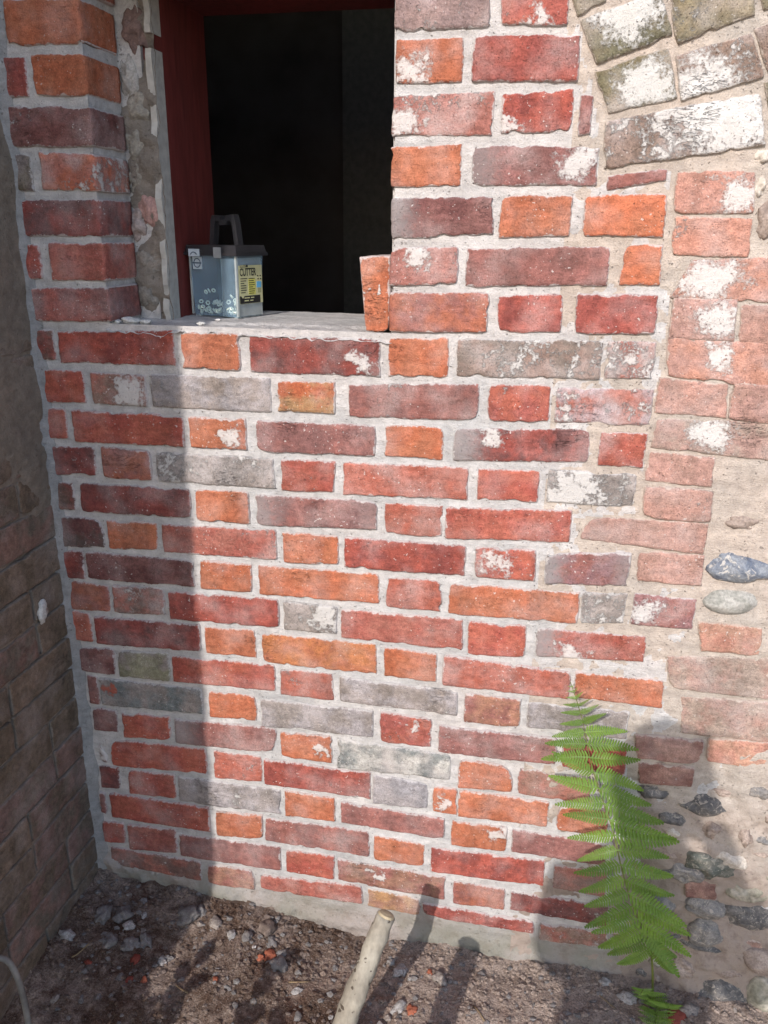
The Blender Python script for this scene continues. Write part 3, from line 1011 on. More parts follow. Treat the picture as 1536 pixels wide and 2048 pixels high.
def red_paint():
    N = Nodes('faded_red_paint')
    a = N.noise(6, 4, 0.6, stretch=(1, 1, 0.35))
    b = N.noise(90, 4, 0.6, stretch=(1, 1, 0.15))
    col = N.mix(N.ramp(a, 0.3, 0.7), (0.17, 0.030, 0.026), (0.12, 0.026, 0.023))
    col = N.mix(1.0, col, N.ramp(b, 0.25, 0.75, 0.75, 1.2), 'MULTIPLY')
    return N.done(col, 0.65, N.bump(b, 0.001, 0.6), 0.3)


REDP = red_paint()


def rub_y(x, z):
    return 0.122 + wob(x, z, 26, 0.034, 51) + wob(x, z, 9, 0.03, 52) + wob(x, z, 90, 0.008, 53)


o = sheet('jamb_rubble', -0.835, -0.748, 1.20, 1.84, 0.005, rub_y, lambda x, z: x > -9, RUB, wall)
put(o)


def lump(name, c, r, seed, mat, parent=None, sub=2, amp=0.5, freq=1.6):
    """irregular stone: displaced icosphere; c centre, r radii"""
    v, f = ICO[sub]
    n = v.copy()
    k = 1 + (fbm(n * freq + seed * 3.1, seed % 50, 3) - .5) * amp * 2
    P = n * k[:, None] * np.array(r)
    return mesh_obj(name, P.tolist(), f, mat, parent, c, smooth=sub > 1)


def ico(sub):
    t = (1 + 5 ** .5) / 2
    v = [(-1, t, 0), (1, t, 0), (-1, -t, 0), (1, -t, 0), (0, -1, t), (0, 1, t), (0, -1, -t), (0, 1, -t), (t, 0, -1), (t, 0, 1), (-t, 0, -1), (-t, 0, 1)]
    f = [(0, 11, 5), (0, 5, 1), (0, 1, 7), (0, 7, 10), (0, 10, 11), (1, 5, 9), (5, 11, 4), (11, 10, 2), (10, 7, 6), (7, 1, 8), (3, 9, 4), (3, 4, 2), (3, 2, 6), (3, 6, 8), (3, 8, 9), (4, 9, 5), (2, 4, 11), (6, 2, 10), (8, 6, 7), (9, 8, 1)]
    v = [tuple(np.array(p) / np.linalg.norm(p)) for p in v]
    for _ in range(sub):
        cache, nf = {}, []

        def mid(a, b):
            k = (min(a, b), max(a, b))
            if k not in cache:
                m = (np.array(v[a]) + np.array(v[b])) / 2
                v.append(tuple(m / np.linalg.norm(m)))
                cache[k] = len(v) - 1
            return cache[k]
        for a, b, c in f:
            ab, bc, ca = mid(a, b), mid(b, c), mid(c, a)
            nf += [(a, ab, ca), (b, bc, ab), (c, ca, bc), (ab, bc, ca)]
        f = nf
    return np.array(v), f


ICO = {k: ico(k) for k in range(4)}

for (x, z, rx, rz, col) in [(-.772, 1.735, .030, .034, (.20, .13, .115)), (-.79, 1.655, .022, .035, (.36, .34, .32)), (-.775, 1.60, .03, .03, (.30, .27, .23)), (-.78, 1.54, .032, .036, (.27, .245, .21)),
                            (-.785, 1.48, .03, .03, (.26, .235, .20)), (-.768, 1.425, .024, .032, (.42, .25, .22)), (-.795, 1.40, .025, .03, (.33, .27, .25)), (-.782, 1.33, .034, .026, (.25, .22, .19)), (-.788, 1.265, .034, .03, (.24, .215, .19))]:
    m = stone_material('rubble_fill', col, [q * .75 for q in col], 35, .9, None, .004)
    put(lump('rubble_piece', (x - .014, .138, z), (rx * .95, .022, rz * 1.15), int(x * -1000 + z * 100), m, wall, 3, .5, 2.3))
# thin white plaster edge, broken near the top
for z0, z1 in ((1.205, 1.70), (1.725, 1.84)):
    n = int((z1 - z0) / .012)
    V, F = [], []
    for q in range(n + 1):
        z = z0 + (z1 - z0) * q / n
        w = (vn([[0, 3, z * 50]], 5)[0] - .5) * .006
        y = .118 + (vn([[4, 3, z * 45]], 8)[0] - .5) * .012
        V += [(-.7615 + w, y, z), (-.7495 + w * .3, y - .001, z), (-.7495, .16, z), (-.7615, .16, z)]
    for q in range(n):
        for s in range(4):
            F.append((q * 4 + s, q * 4 + (s + 1) % 4, q * 4 + 4 + (s + 1) % 4, q * 4 + 4 + s))
    F += [(3, 2, 1, 0), (n * 4, n * 4 + 1, n * 4 + 2, n * 4 + 3)]
    put(mesh_obj('plaster_edge', V, F, PLASTER, wall, smooth=False))
g = Geo()
g.box(-.775, -.7505, .135, .365, 1.19, 1.828)
put(g.build('reveal_board', REDP, wall))
g = Geo()
g.box(-.7504, -.2825, .02, .365, 1.802, 1.828)
put(g.build('lintel_board', REDP, wall))
# window sill: pale mortar bed with a smoother inner ledge
def sill_mesh():
    nx, ny = 110, 60
    V, F = [], []
    xs, ys = np.linspace(-.826, -.281, nx), np.linspace(-.001, .345, ny)
    X, Y = np.meshgrid(xs, ys)
    X, Y = X.ravel(), Y.ravel()
    p = np.stack([X * 40, Y * 40, X * 0], 1)
    rough = np.clip(1 - Y / .16, .12, 1)
    Z = 1.2195 + (fbm(p, 61, 4) - .5) * .026 * rough - (.003 + .012 * vn(p * .5, 66)) * np.exp(-Y / .012)
    Z += np.where(Y > .10 + (vn(p * .4, 4) - .5) * .03, .0035, 0)
    V = np.stack([X, Y, Z], 1).tolist()
    F = [(j * nx + i, j * nx + i + 1, (j + 1) * nx + i + 1, (j + 1) * nx + i) for j in range(ny - 1) for i in range(nx - 1)]
    return V, F


SILLM = mortar_material('sill_mortar', MORTAR_NEW, (0.30, 0.20, 0.17))
put(mesh_obj('window_sill', *sill_mesh(), SILLM, wall))

# ---------------------------------------------------------------- dark room behind the window
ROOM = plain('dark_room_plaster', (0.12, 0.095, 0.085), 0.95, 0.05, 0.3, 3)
room = thing('room', 'dark unlit room seen through the window opening', 'room', (0, 1.6, -.1))
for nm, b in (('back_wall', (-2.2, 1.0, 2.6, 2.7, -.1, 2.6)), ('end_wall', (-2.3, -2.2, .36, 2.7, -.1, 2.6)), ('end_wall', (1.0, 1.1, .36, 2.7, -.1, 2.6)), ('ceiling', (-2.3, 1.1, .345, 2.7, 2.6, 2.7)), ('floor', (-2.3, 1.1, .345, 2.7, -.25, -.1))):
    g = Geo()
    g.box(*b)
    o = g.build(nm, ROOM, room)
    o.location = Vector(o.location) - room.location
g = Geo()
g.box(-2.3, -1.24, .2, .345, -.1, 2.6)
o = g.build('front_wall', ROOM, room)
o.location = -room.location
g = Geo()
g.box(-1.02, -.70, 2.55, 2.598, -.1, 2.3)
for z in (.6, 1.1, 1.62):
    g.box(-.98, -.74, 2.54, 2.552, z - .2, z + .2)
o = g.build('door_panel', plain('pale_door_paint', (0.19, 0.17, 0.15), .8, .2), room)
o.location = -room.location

# ---------------------------------------------------------------- old wall on the right
oldw = thing('old_wall', 'weathered old wall on the right with limewashed arch bricks and flints in sandy mortar', 'old wall', (0.8, 0, -0.1))


def puto(o):
    o.location = Vector(o.location) - oldw.location
    return o


def old_y(x, z):
    rubble = np.clip((0.50 + wob(x, z, 6, .25, 70) - z) / .12, 0, 1) + np.clip((x - .33 - (z > 1.0) * .1) / .08, 0, 1)
    rubble = np.clip(rubble, 0, 1)
    y = 0.0042 + wob(x, z, 40, 0.005, 71) + wob(x, z, 12, 0.006, 72)
    y += rubble * (wob(x, z, 9, 0.035, 73) + wob(x, z, 28, 0.022, 74) + wob(x, z, 90, 0.009, 75))
    foot = np.clip((0.0 - z) / 0.12, 0, 1) * np.clip((x - .28) / .05, 0, 1)
    return y - foot * .02


sheet('old_mortar', -0.02, 1.62, -0.2, 2.05, 0.007, old_y, lambda x, z: (x > .0) | (z > 1.6), OLDMORTAR, oldw)
puto(bpy.data.objects['old_mortar'])
for r in OLD:
    feat = r[9] if len(r) > 9 else None
    q = [(r[2 * k] / 1000, r[2 * k + 1] / 1000) for k in range(4)]
    off = q[0][0] > 0.62
    puto(brick(q, r[8], oldw, feat, mortar=MORTAR_OLD, res=0.02 if off else 0.006, proud=RND.uniform(-.001, .003), corner=.9, rough=.85, grow=.0045))
for k, (x, z, rx, rz, kind) in enumerate(STONES):
    x, z, rx, rz = x / 1000, z / 1000, rx / 1000, rz / 1000
    y = float(old_y(np.array([x]), np.array([z]))[0])
    nm = 'flint' if 'flint' in kind else ('pebble' if kind == 'pebble' else ('mortar_lump' if 'mortar' in kind else 'stone'))
    amp, fr = (.22, 1.0) if kind == 'pebble' else (.42, 1.7)
    o = lump(nm, (x, y + .0135, z), (rx * 1.2, min(.026, .012 + rz * .6), rz * 1.1), k + 5, STONE[kind], oldw, 3 if x < .62 else 1, amp, fr)
    puto(o)
    if kind == 'flint_blue':
        o.rotation_euler = (0, math.radians(12), 0)

# ---------------------------------------------------------------- side wall on the left, in shade
side = thing('side_wall', 'shaded grimy brick wall running forward along the left edge', 'side wall', (-1.0, -0.7, -0.1))
SX = -0.985


def side_y(u, z):
    mud = np.clip((z - .74 + wob(u, z, 5, .5, 81)) / .2, 0, 1)
    return 0.004 + wob(u, z, 30, .006, 82) + wob(u, z, 9, .008, 83) - mud * (.010 + wob(u, z, 12, .012, 84) + wob(u, z, 45, .004, 85))


LEN = 1.41
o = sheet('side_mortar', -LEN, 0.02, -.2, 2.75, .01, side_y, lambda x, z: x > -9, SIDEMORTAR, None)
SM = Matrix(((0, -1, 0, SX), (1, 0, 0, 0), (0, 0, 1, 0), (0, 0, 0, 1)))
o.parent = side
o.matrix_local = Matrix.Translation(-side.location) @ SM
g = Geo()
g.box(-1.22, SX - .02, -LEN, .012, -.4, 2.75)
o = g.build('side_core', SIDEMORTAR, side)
o.location = -side.location
for k in range(25):
    zc = -.10 + .0755 * k + .02
    u = .002
    i = k
    while u > -.62:
        L = [.212, .104][(i + k // 2) % 2] if (k % 3 or i == k) else .212
        x0 = max(u - L, -.80)
        dz = RND.uniform(-.003, .003)
        q = [(x0, zc + .033 + dz), (u, zc + .033 - dz), (u, zc - .033), (x0, zc - .033)]
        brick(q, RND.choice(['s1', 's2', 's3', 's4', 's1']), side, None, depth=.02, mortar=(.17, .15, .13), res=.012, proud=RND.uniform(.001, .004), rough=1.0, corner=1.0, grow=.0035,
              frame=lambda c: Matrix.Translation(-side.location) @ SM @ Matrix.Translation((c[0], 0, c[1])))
        u = x0 - .011
        i += 1
# grey mortar fillet smeared down the inside corner
V, F = [], []
nz = 150
for q in range(nz + 1):
    z = -.08 + 1.95 * q / nz
    p = [[7, 1, z * 9]]
    w = .006 + .014 * max(0, fbm(p, 91, 3)[0] - .3) + (.02 * math.exp(-((z - 1.02) / .07) ** 2))
    wf = .008 + .012 * fbm([[3, 9, z * 22]], 92, 3)[0]
    for s, (x, y) in enumerate([(SX - .006, -w * 2.4), (SX + .0025, -w), (SX + .005, -.005), (SX + wf, -.002), (SX + wf * 1.5 + .004, .006)]):
        e = (vn([[s * 3.3, 2, z * 60]], 93)[0] - .5) * .004
        V.append((x + e * .4, y + e, z))
for q in range(nz):
    for s in range(4):
        F.append((q * 5 + s, q * 5 + s + 1, q * 5 + s + 6, q * 5 + s + 5))
o = mesh_obj('corner_mortar', V, F, FILLET, side)
o.location = -side.location
o = lump('mortar_splash', (SX + .004, -.085, .655), (.006, .014, .024), 8, STONE['mortar_lump'], side, 2, .7, 2.2)
o.location = Vector(o.location) - side.location

# ---------------------------------------------------------------- loose brick standing on the sill
q = [(-.340, 1.350), (-.287, 1.353), (-.287, 1.225), (-.329, 1.227)]
lb = brick(q, 'o', None, ('P', .5, .55, .007), depth=.09, name='loose_brick', proud=-.002, corner=.6, rough=.7)
lb.location.y = .004
lb.rotation_euler = (0, 0, 0)
tag(lb, 'orange brick standing on end on the window sill against the right jamb', 'brick')

# ---------------------------------------------------------------- screw box on the sill
def plastic(name, col, alpha, rough=0.15, ior=1.4):
    N = Nodes(name)
    n = N.noise(30, 4)
    s = N.noise(28, 3, .5)
    c = N.mix(1.0, col, N.ramp(n, .25, .75, .85, 1.15), 'MULTIPLY')
    N.done(c, rough, None, .5)
    tr = N.n('ShaderNodeBsdfTransparent')
    tr.inputs[0].default_value = (.9, .94, .97, 1)
    mx = N.n('ShaderNodeMixShader')
    N.set(mx.inputs[0], N.ramp(s, .3, .8, alpha - .04, alpha + .10))
    N.t.links.new(tr.outputs[0], mx.inputs[1])
    N.t.links.new(N.p.outputs[0], mx.inputs[2])
    N.t.links.new(mx.outputs[0], N.out.inputs['Surface'])
    return N.m


CLEAR = plastic('cloudy_clear_plastic', (.34, .50, .64), .26, .3)
CLEARB = plastic('cloudy_grey_plastic', (.48, .50, .48), .55, .35)
SMOKE = plastic('smoked_plastic', (.035, .033, .036), .72, .25)
BLACK = plain('black_print', (.02, .018, .018), .6, .3)
CREAM = plain('cream_label_paper', (.50, .48, .27), .6, .3, .05)
YELLOW = plain('yellow_label_print', (.55, .52, .13), .6, .3, .05)
BLUE = plain('blue_label_print', (.12, .36, .58), .6, .3, .05)
WHITE = plain('white_sticker', (.42, .47, .52), .6, .3, .1)
OLIVE = plain('olive_print', (.30, .30, .16), .6, .3, .05)
TEXTM = BLACK

box = thing('screw_box', 'small clear plastic screw box with smoked lid and yellow label on the window sill', 'plastic box', (-.625, .160, 1.2215))
bx = Vector((-.945, .327, 0)).normalized()
by = Vector((.327, .945, 0)).normalized()
box.matrix_world = Matrix(((bx.x, by.x, 0, box.location.x), (bx.y, by.y, 0, box.location.y), (0, 0, 1, box.location.z), (0, 0, 0, 1)))
# local: x runs left along the wide face, y runs back along the label face, z up
LW, LD, LH = .122, .082, .122


def prism(g, x0, x1, y0, y1, z0, z1, fl=.004):
    """tapered open-top shell"""
    o = [(x0 + fl, y0 + fl, z0), (x1 - fl, y0 + fl, z0), (x1 - fl, y1 - fl, z0), (x0 + fl, y1 - fl, z0), (x0, y0, z1), (x1, y0, z1), (x1, y1, z1), (x0, y1, z1)]
    g.add(o, [(0, 3, 2, 1), (0, 1, 5, 4), (1, 2, 6, 5), (2, 3, 7, 6), (3, 0, 4, 7)])


g = Geo()
prism(g, 0, LW, 0, LD, .004, LH)
o = g.build('body', CLEAR, box)
g = Geo()
g.box(.001, .0035, .006, LD - .004, .006, LH - .004)
g.build('end_panel', CLEARB, box)
g = Geo()
g.box(.041, .043, .004, LD - .004, .006, LH - .006)
g.build('divider', CLEARB, box)
for fx in (.006, LW - .014):
    for fy in (.006, LD - .014):
        g = Geo()
        g.box(fx, fx + .010, fy, fy + .010, 0, .005)
        g.build('foot', CLEARB, box)
for x0, x1, y0, y1 in ((-.001, .0035, -.001, .0035), (LW - .003, LW + .0005, -.001, .002)):
    g = Geo()
    g.box(x0, x1, y0, y1, .006, LH)
    g.build('corner_rib', CLEARB, box)
g = Geo()
g.box(-.008, LW + .008, -.008, LD + .008, LH, LH + .006)
prism(g, -.003, LW + .003, -.003, LD + .003, LH + .0061, LH + .020, -.003)
g.add([(-.003, -.003, LH + .020), (LW + .003, -.003, LH + .020), (LW + .003, LD + .003, LH + .020), (-.003, LD + .003, LH + .020)], [(0, 1, 2, 3)])
lid = g.build('lid', SMOKE, box)
g = Geo()
g.box(.030, .048, -.0105, -.0082, LH - .004, LH + .016)
g.build('latch', plastic('pale_plastic', (.42, .42, .42), .5), box)
# upright handle with a dip in the middle
h0, h1 = LH + .0203, LH + .078
prof = [(.020, h0), (.026, h1 - .012), (.030, h1), (.050, h1 - .002), (.052, h1 - .010), (.064, h1 - .011), (.066, h1 - .002), (.086, h1 - .002), (.090, h1 - .012), (.096, h0)]
inn = [(.030, h0), (.036, h1 - .016), (.039, h1 - .012), (.046, h1 - .012), (.050, h1 - .020), (.066, h1 - .021), (.070, h1 - .012), (.077, h1 - .013), (.080, h1 - .018), (.086, h0)]
V, F = [], []
for y in (LD / 2 - .008, LD / 2 + .008):
    V += [(x, y, z) for x, z in prof] + [(x, y, z) for x, z in inn]
n = len(prof)
for k in range(n - 1):
    F.append((k, k + 1, n + k + 1, n + k))
    F.append((2 * n + k, 3 * n + k, 3 * n + k + 1, 2 * n + k + 1))
    F.append((k, 2 * n + k, 2 * n + k + 1, k + 1))
    F.append((n + k, n + k + 1, 3 * n + k + 1, 3 * n + k))
mesh_obj('handle', V, F, SMOKE, box, smooth=False)

# label on the narrow right face (local x = 0 plane, read from -x side)
lab = Geo()
lab.box(-.0006, 0.0002, .006, LD - .004, .030, LH - .018)
label = lab.build('label', CREAM, box)


def on_label(name, y0, y1, z0, z1, mat, lift=.0004):
    g = Geo()
    g.box(-.0006 - lift, -.0006, y0, y1, z0, z1)
    return g.build(name, mat, label)


on_label('yellow_band', .034, .056, .047, .078, YELLOW, .0002)
on_label('black_band', .0062, LD - .012, .0305, .0455, BLACK, .0002)
on_label('blue_picture', .060, .074, .060, .072, BLUE, .0004)
on_label('olive_picture', .062, .073, .050, .059, OLIVE, .0003)
g = Geo()
for k in range(7):
    z = .079 - k * .0045
    g.box(-.0010, -.0008, .010, .010 + (.021, .017, .011, .017, .017, .018, .014)[k], z - .0008, z + .0008)
for k in range(8):
    z = .0785 - k * .0041
    g.box(-.0010, -.0008, .035, .035 + (.019, .016, .018, .019, .013, .019, .018, .016)[k], z - .0007, z + .0007)
for y, z in ((.062, .083), (.070, .083), (.063, .077), (.071, .077)):
    g.box(-.0010, -.0008, y, y + .004, z - .0012, z + .0012)
g.build('fine_print', BLACK, label)
g = Geo()
g.add([(-.0012, .010, .0456), (-.0012, .020, .0456), (-.0012, .015, .0405)], [(0, 2, 1)])
for y0, y1, z in ((.020, .036, .0415), (.040, .050, .0415), (.020, .033, .036), (.038, .047, .036)):
    g.box(-.0012, -.0009, y0, y1, z - .001, z + .001)
g.build('pale_print', CREAM, label)


def text(body, size, y, z, mat, sx=1.0, name='lettering', bold=.0):
    cu = bpy.data.curves.new(name, 'FONT')
    cu.body = body
    cu.size = size
    cu.extrude = .0001
    cu.offset = bold
    tmp = bpy.data.objects.new(name, cu)
    COL.objects.link(tmp)
    bpy.context.view_layer.update()
    me = bpy.data.meshes.new_from_object(tmp.evaluated_get(bpy.context.evaluated_depsgraph_get()))
    bpy.data.objects.remove(tmp)
    o = bpy.data.objects.new(name, me)
    COL.objects.link(o)
    me.materials.append(mat)
    o.parent = label
    # text x -> local +y (reads left to right seen from -x), text y -> z, text normal -> -x
    o.matrix_local = Matrix(((0, 0, -1, -.0010), (sx, 0, 0, y), (0, 1, 0, z), (0, 0, 0, 1)))
    return o


text('CUTTER', .0205, .0080, .0845, TEXTM, .66, bold=.0004)
g = Geo()
g.box(-.0010, -.0006, .010, .034, .1005, .1052)
o = g.build('name_bar', BLACK, label)
t = text('REISSER', .0052, .0112, .1013, CREAM, .98)
t.location.x = -.0013
# white sticker with a ring and bar, and a white latch, on the wide face
g = Geo()
g.box(LW - .034, LW - .010, -.0016, -.0006, LH - .027, LH - .003)
st = g.build('sticker', WHITE, box)
g = Geo()
ring = [((LW - .022) + .0085 * math.cos(a), -.0020, (LH - .015) + .0085 * math.sin(a)) for a in np.linspace(0, 2 * math.pi, 25)]
g.tube(ring, .0010, 5, False)
g.box(LW - .0335, LW - .0105, -.0024, -.0017, LH - .0162, LH - .0138)
g.build('ring_emblem', plain('dark_blue_print', (.03, .06, .10), .5), st)
g = Geo()
g.box(LW - .036, LW - .008, -.0105, -.0082, LH - .002, LH + .012)
lt = g.build('latch', WHITE, box)
g = Geo()
arc = [((LW - .022) + .009 * math.cos(a), -.0109, (LH - .003) + .009 * math.sin(a)) for a in np.linspace(.5, 2.64, 12)]
g.tube(arc, .0010, 5, False)
g.build('arc_mark', bpy.data.materials['dark_blue_print'], lt)

# pale plastic rings lying in the box
RINGM = plain('pale_green_plastic', (.74, .78, .64), .4, .4, .1)
v, f = [], []
for a in range(12):
    for b in range(6):
        A, B = 2 * math.pi * a / 12, 2 * math.pi * b / 6
        rr = .0036 + .0014 * math.cos(B)
        v.append((rr * math.cos(A), rr * math.sin(A), .0016 * math.sin(B)))
        f.append((a * 6 + b, ((a + 1) % 12) * 6 + b, ((a + 1) % 12) * 6 + (b + 1) % 6, a * 6 + (b + 1) % 6))
ring0 = mesh_obj('plastic_ring', v, f, RINGM)
BM = box.matrix_world.copy()
spots = [(.092, .010, .050), (.085, .012, .053), (.070, .009, .054), (.065, .010, .032), (.022, .008, .044), (.030, .007, .033), (.013, .008, .030), (.016, .010, .037)]
rr = random.Random(4)
for k in range(52):
    fx, fy = rr.uniform(.006, LW - .010), .0065 + (LD - .018) * rr.random() ** 2.2
    top = .030 + .012 * math.sin(fx * 60) * .5
    spots.append((fx, fy, rr.uniform(.010, top)))
for k, (x, y, z) in enumerate(spots):
    o = ring0 if k == 0 else ring0.copy()
    if k:
        COL.objects.link(o)
    if .036 < x < .047:
        x += .012
    o.location = BM @ Vector((x, y, z))
    o.rotation_euler = (math.radians(90 + rr.uniform(-40, 40)), rr.uniform(-.5, .5), rr.uniform(-.9, .9)) if k < 8 else (rr.uniform(0, 3), rr.uniform(0, 3), rr.uniform(0, 3))
    tag(o, 'small pale plastic ring lying in the clear screw box', 'plastic ring', 'pale plastic rings in the screw box')

# ---------------------------------------------------------------- mortar crumbs on the sill
CRUMB = STONE['mortar_lump']
for k, (x, y, r, lab_) in enumerate([(-.790, .030, .017, 'large white mortar scrap on the shaded left end of the window sill'), (-.765, .040, .012, 'small white mortar scrap right of the largest one on the shaded sill end'),
                                     (-.815, .024, .010, 'flat grey mortar scrap at the far left end of the window sill'), (-.652, .118, .006, 'white crumb just before the plastic screw box on the sill'), (-.655, .045, .008, 'pale crumb on the sill edge before the screw box')]):
    o = lump('mortar_crumb', (x, y, 1.2235 + r * .25), (r, r * .8, r * .42), k + 21, CRUMB, None, 2, .6, 2.0)
    tag(o, lab_, 'mortar crumb')

# ---------------------------------------------------------------- cut sticks
def wood():
    N = Nodes('pale_bark')
    a = N.noise(14, 4, .6)
    b = N.noise(110, 4, .6, stretch=(1, 1, .3))
    col = N.mix(N.ramp(a, .35, .65), (.33, .295, .24), (.23, .20, .16))
    col = N.mix(1.0, col, N.ramp(b, .25, .75, .82, 1.12), 'MULTIPLY')
    kn = N.ramp(N.noise(75, 2, .5, stretch=(.7, .7, 1.2)), .63, .68)
    col = N.mix(N.math('MULTIPLY', kn, .85), col, (.045, .03, .02))
    col = N.mix(N.math('MULTIPLY', N.ramp(N.noise(22, 3), .6, .72), .45), col, (.17, .13, .09))
    return N.done(col, .75, N.bump(N.math('SUBTRACT', b, kn), .002, .7), .3)


BARK = wood()
CUT = plain('cut_wood', (.36, .29, .19), .8, .2, .25, 60, .001)


def stick(pts, rad, label_):
    t = thing('cut_stick', label_, 'stick', pts[0])
    P, Rr = [], []
    n = 28
    for k in range(n + 1):
        u = k / n * (len(pts) - 1)
        i = min(int(u), len(pts) - 2)
        f = u - i
        P.append(Vector(pts[i]).lerp(Vector(pts[i + 1]), f) - Vector(pts[0]))
        Rr.append(rad[i] + (rad[i + 1] - rad[i]) * f)
    for _ in range(3):
        P = [P[0]] + [(P[k - 1] + P[k] * 2 + P[k + 1]) / 4 for k in range(1, n)] + [P[n]]
    g = Geo()
    g.tube(P, Rr, 20, True, .006, 7)
    g.build('bark', BARK, t, smooth=True)
    d = (P[-1] - P[-4]).normalized()
    e = Geo()
    e.tube([P[-1] + d * .0005, P[-1] + d * .004, P[-1] + d * .0055], [Rr[-1] * .92, Rr[-1] * .8, Rr[-1] * .3], 20, True, .002, 9)
    e.build('cut_end', CUT, t, smooth=False)
    # frayed ring where the bark was peeled below the cut
    e = Geo()
    e.tube([P[n - 5], P[n - 4], P[n - 3], P[n - 2]], [Rr[n - 5] * 1.005, Rr[n - 4] * 1.05, Rr[n - 3] * 1.05, Rr[n - 2] * 1.0], 20, False, .004, 13)
    e.build('bark_ring', BARK, t, smooth=True)
    return t


stick([(-.312, -.385, -.16), (-.300, -.352, -.03), (-.272, -.316, .065), (-.252, -.286, .125), (-.229, -.255, .196)], [.024, .0225, .0212, .0195, .0175], 'pale cut stick stub leaning up from the soil before the wall')
stick([(-.185, -.56, -.16), (-.19, -.56, .0), (-.2, -.555, .14), (-.206, -.55, .245)], [.027, .026, .025, .023], 'thick upright stick stub nearer the camera than the leaning one')

# ---------------------------------------------------------------- hose at the lower left
g = Geo()
hp = [(-1.02 + .0, -.50, -.10), (-.985, -.47, .02), (-.955, -.44, .10), (-.925, -.425, .121), (-.903, -.42, .104), (-.892, -.42, .045), (-.889, -.42, -.03), (-.890, -.425, -.14)]
hs = []
for k in range(len(hp) - 1):
    for f in (0, .25, .5, .75):
        hs.append(Vector(hp[k]).lerp(Vector(hp[k + 1]), f))
hs.append(Vector(hp[-1]))
for _ in range(4):
    hs = [hs[0]] + [(hs[k - 1] + hs[k] * 2 + hs[k + 1]) / 4 for k in range(1, len(hs) - 1)] + [hs[-1]]
g.tube(hs, .0058, 12)
tag(g.build('hose', plain('grey_hose', (.19, .175, .16), .6, .3, .4, 25), smooth=True), 'thin grey hose looping out of the ground by the side wall', 'hose')

# ---------------------------------------------------------------- fern
def leaf_mat(name, c1, c2):
    N = Nodes(name)
    a = N.noise(25, 3)
    b = N.noise(300, 3)
    col = N.mix(N.ramp(a, .3, .7), c1, c2)
    oi = N.n('ShaderNodeObjectInfo').outputs['Random']
    col = N.mix(N.math('MULTIPLY', oi, .55), col, [x * .62 for x in c2])
    col = N.mix(N.math('MULTIPLY', N.ramp(N.noise(60, 3), .64, .72), .5), col, (.20, .17, .05))
    col = N.mix(1.0, col, N.ramp(b, .25, .75, .85, 1.12), 'MULTIPLY')
    N.done(col, .5, None, .35)
    tl = N.n('ShaderNodeBsdfTranslucent')
    N.set(tl.inputs[0], N.mix(1.0, col, (1.2, 1.3, .5), 'MULTIPLY'))
    mx = N.n('ShaderNodeMixShader')
    mx.inputs[0].default_value = .32
    N.t.links.new(N.p.outputs[0], mx.inputs[1])
    N.t.links.new(tl.outputs[0], mx.inputs[2])
    N.t.links.new(mx.outputs[0], N.out.inputs['Surface'])
    return N.m


FERN = leaf_mat('fern_green', (.180, .280, .042), (.120, .210, .032))
STEM = plain('fern_stem', (.12, .14, .03), .6, .3, .2)


def pinna_mesh(seed, n=15):
    """unit-long pinna along +x, lying in xy, leaflets on both sides, slight droop"""
    r = random.Random(seed)
    V, F = [], []
    cv, dr = r.uniform(-.16, .10), r.uniform(.05, .30)

    def curve(t):
        return Vector((t, cv * t * t, -dr * t * t))
    # midrib
    m = 10
    for k in range(m + 1):
        t = k / m
        c = curve(t)
        w = .012 * (1 - t) + .002
        V += [c + Vector((0, w, .003)), c + Vector((0, -w, .003))]
    for k in range(m):
        F.append((2 * k, 2 * k + 1, 2 * k + 3, 2 * k + 2))
    for k in range(n):
        t = .05 + .93 * (k / (n - 1)) ** .96
        prof = min(1, .72 + t * 1.8) * (1 - t) ** .62
        ln = .205 * prof * r.uniform(.92, 1.06) + .012
        wd = .93 / n * .54
        c = curve(t)
        for sgn in (1, -1):
            fwd = .30 + .1 * t + r.uniform(-.05, .05)
            d = Vector((fwd, sgn, r.uniform(-.16, -.04))).normalized()
            s = Vector((1, 0, 0))
            b = len(V)
            V += [c - s * wd * .75, c + s * wd * .75, c + d * ln * .55 + s * wd * .95, c + d * ln * .9 + s * wd * .6, c + d * ln, c + d * ln * .85 - s * wd * .55, c + d * ln * .45 - s * wd * .95, c + d * ln * .5 + Vector((0, 0, -.012))]
            q = b + 7
            ring = [b, b + 1, b + 2, b + 3, b + 4, b + 5, b + 6]
            for a in range(7):
                F.append((ring[a], ring[(a + 1) % 7], q) if sgn < 0 else (ring[(a + 1) % 7], ring[a], q))
    me = bpy.data.meshes.new('pinna')
    me.from_pydata([tuple(v) for v in V], [], F)
    me.materials.append(FERN)
    me.update()
    return me


PINNA = [pinna_mesh(k, 18) for k in range(9)]
PINS = [pinna_mesh(k + 19, 9) for k in range(2)]


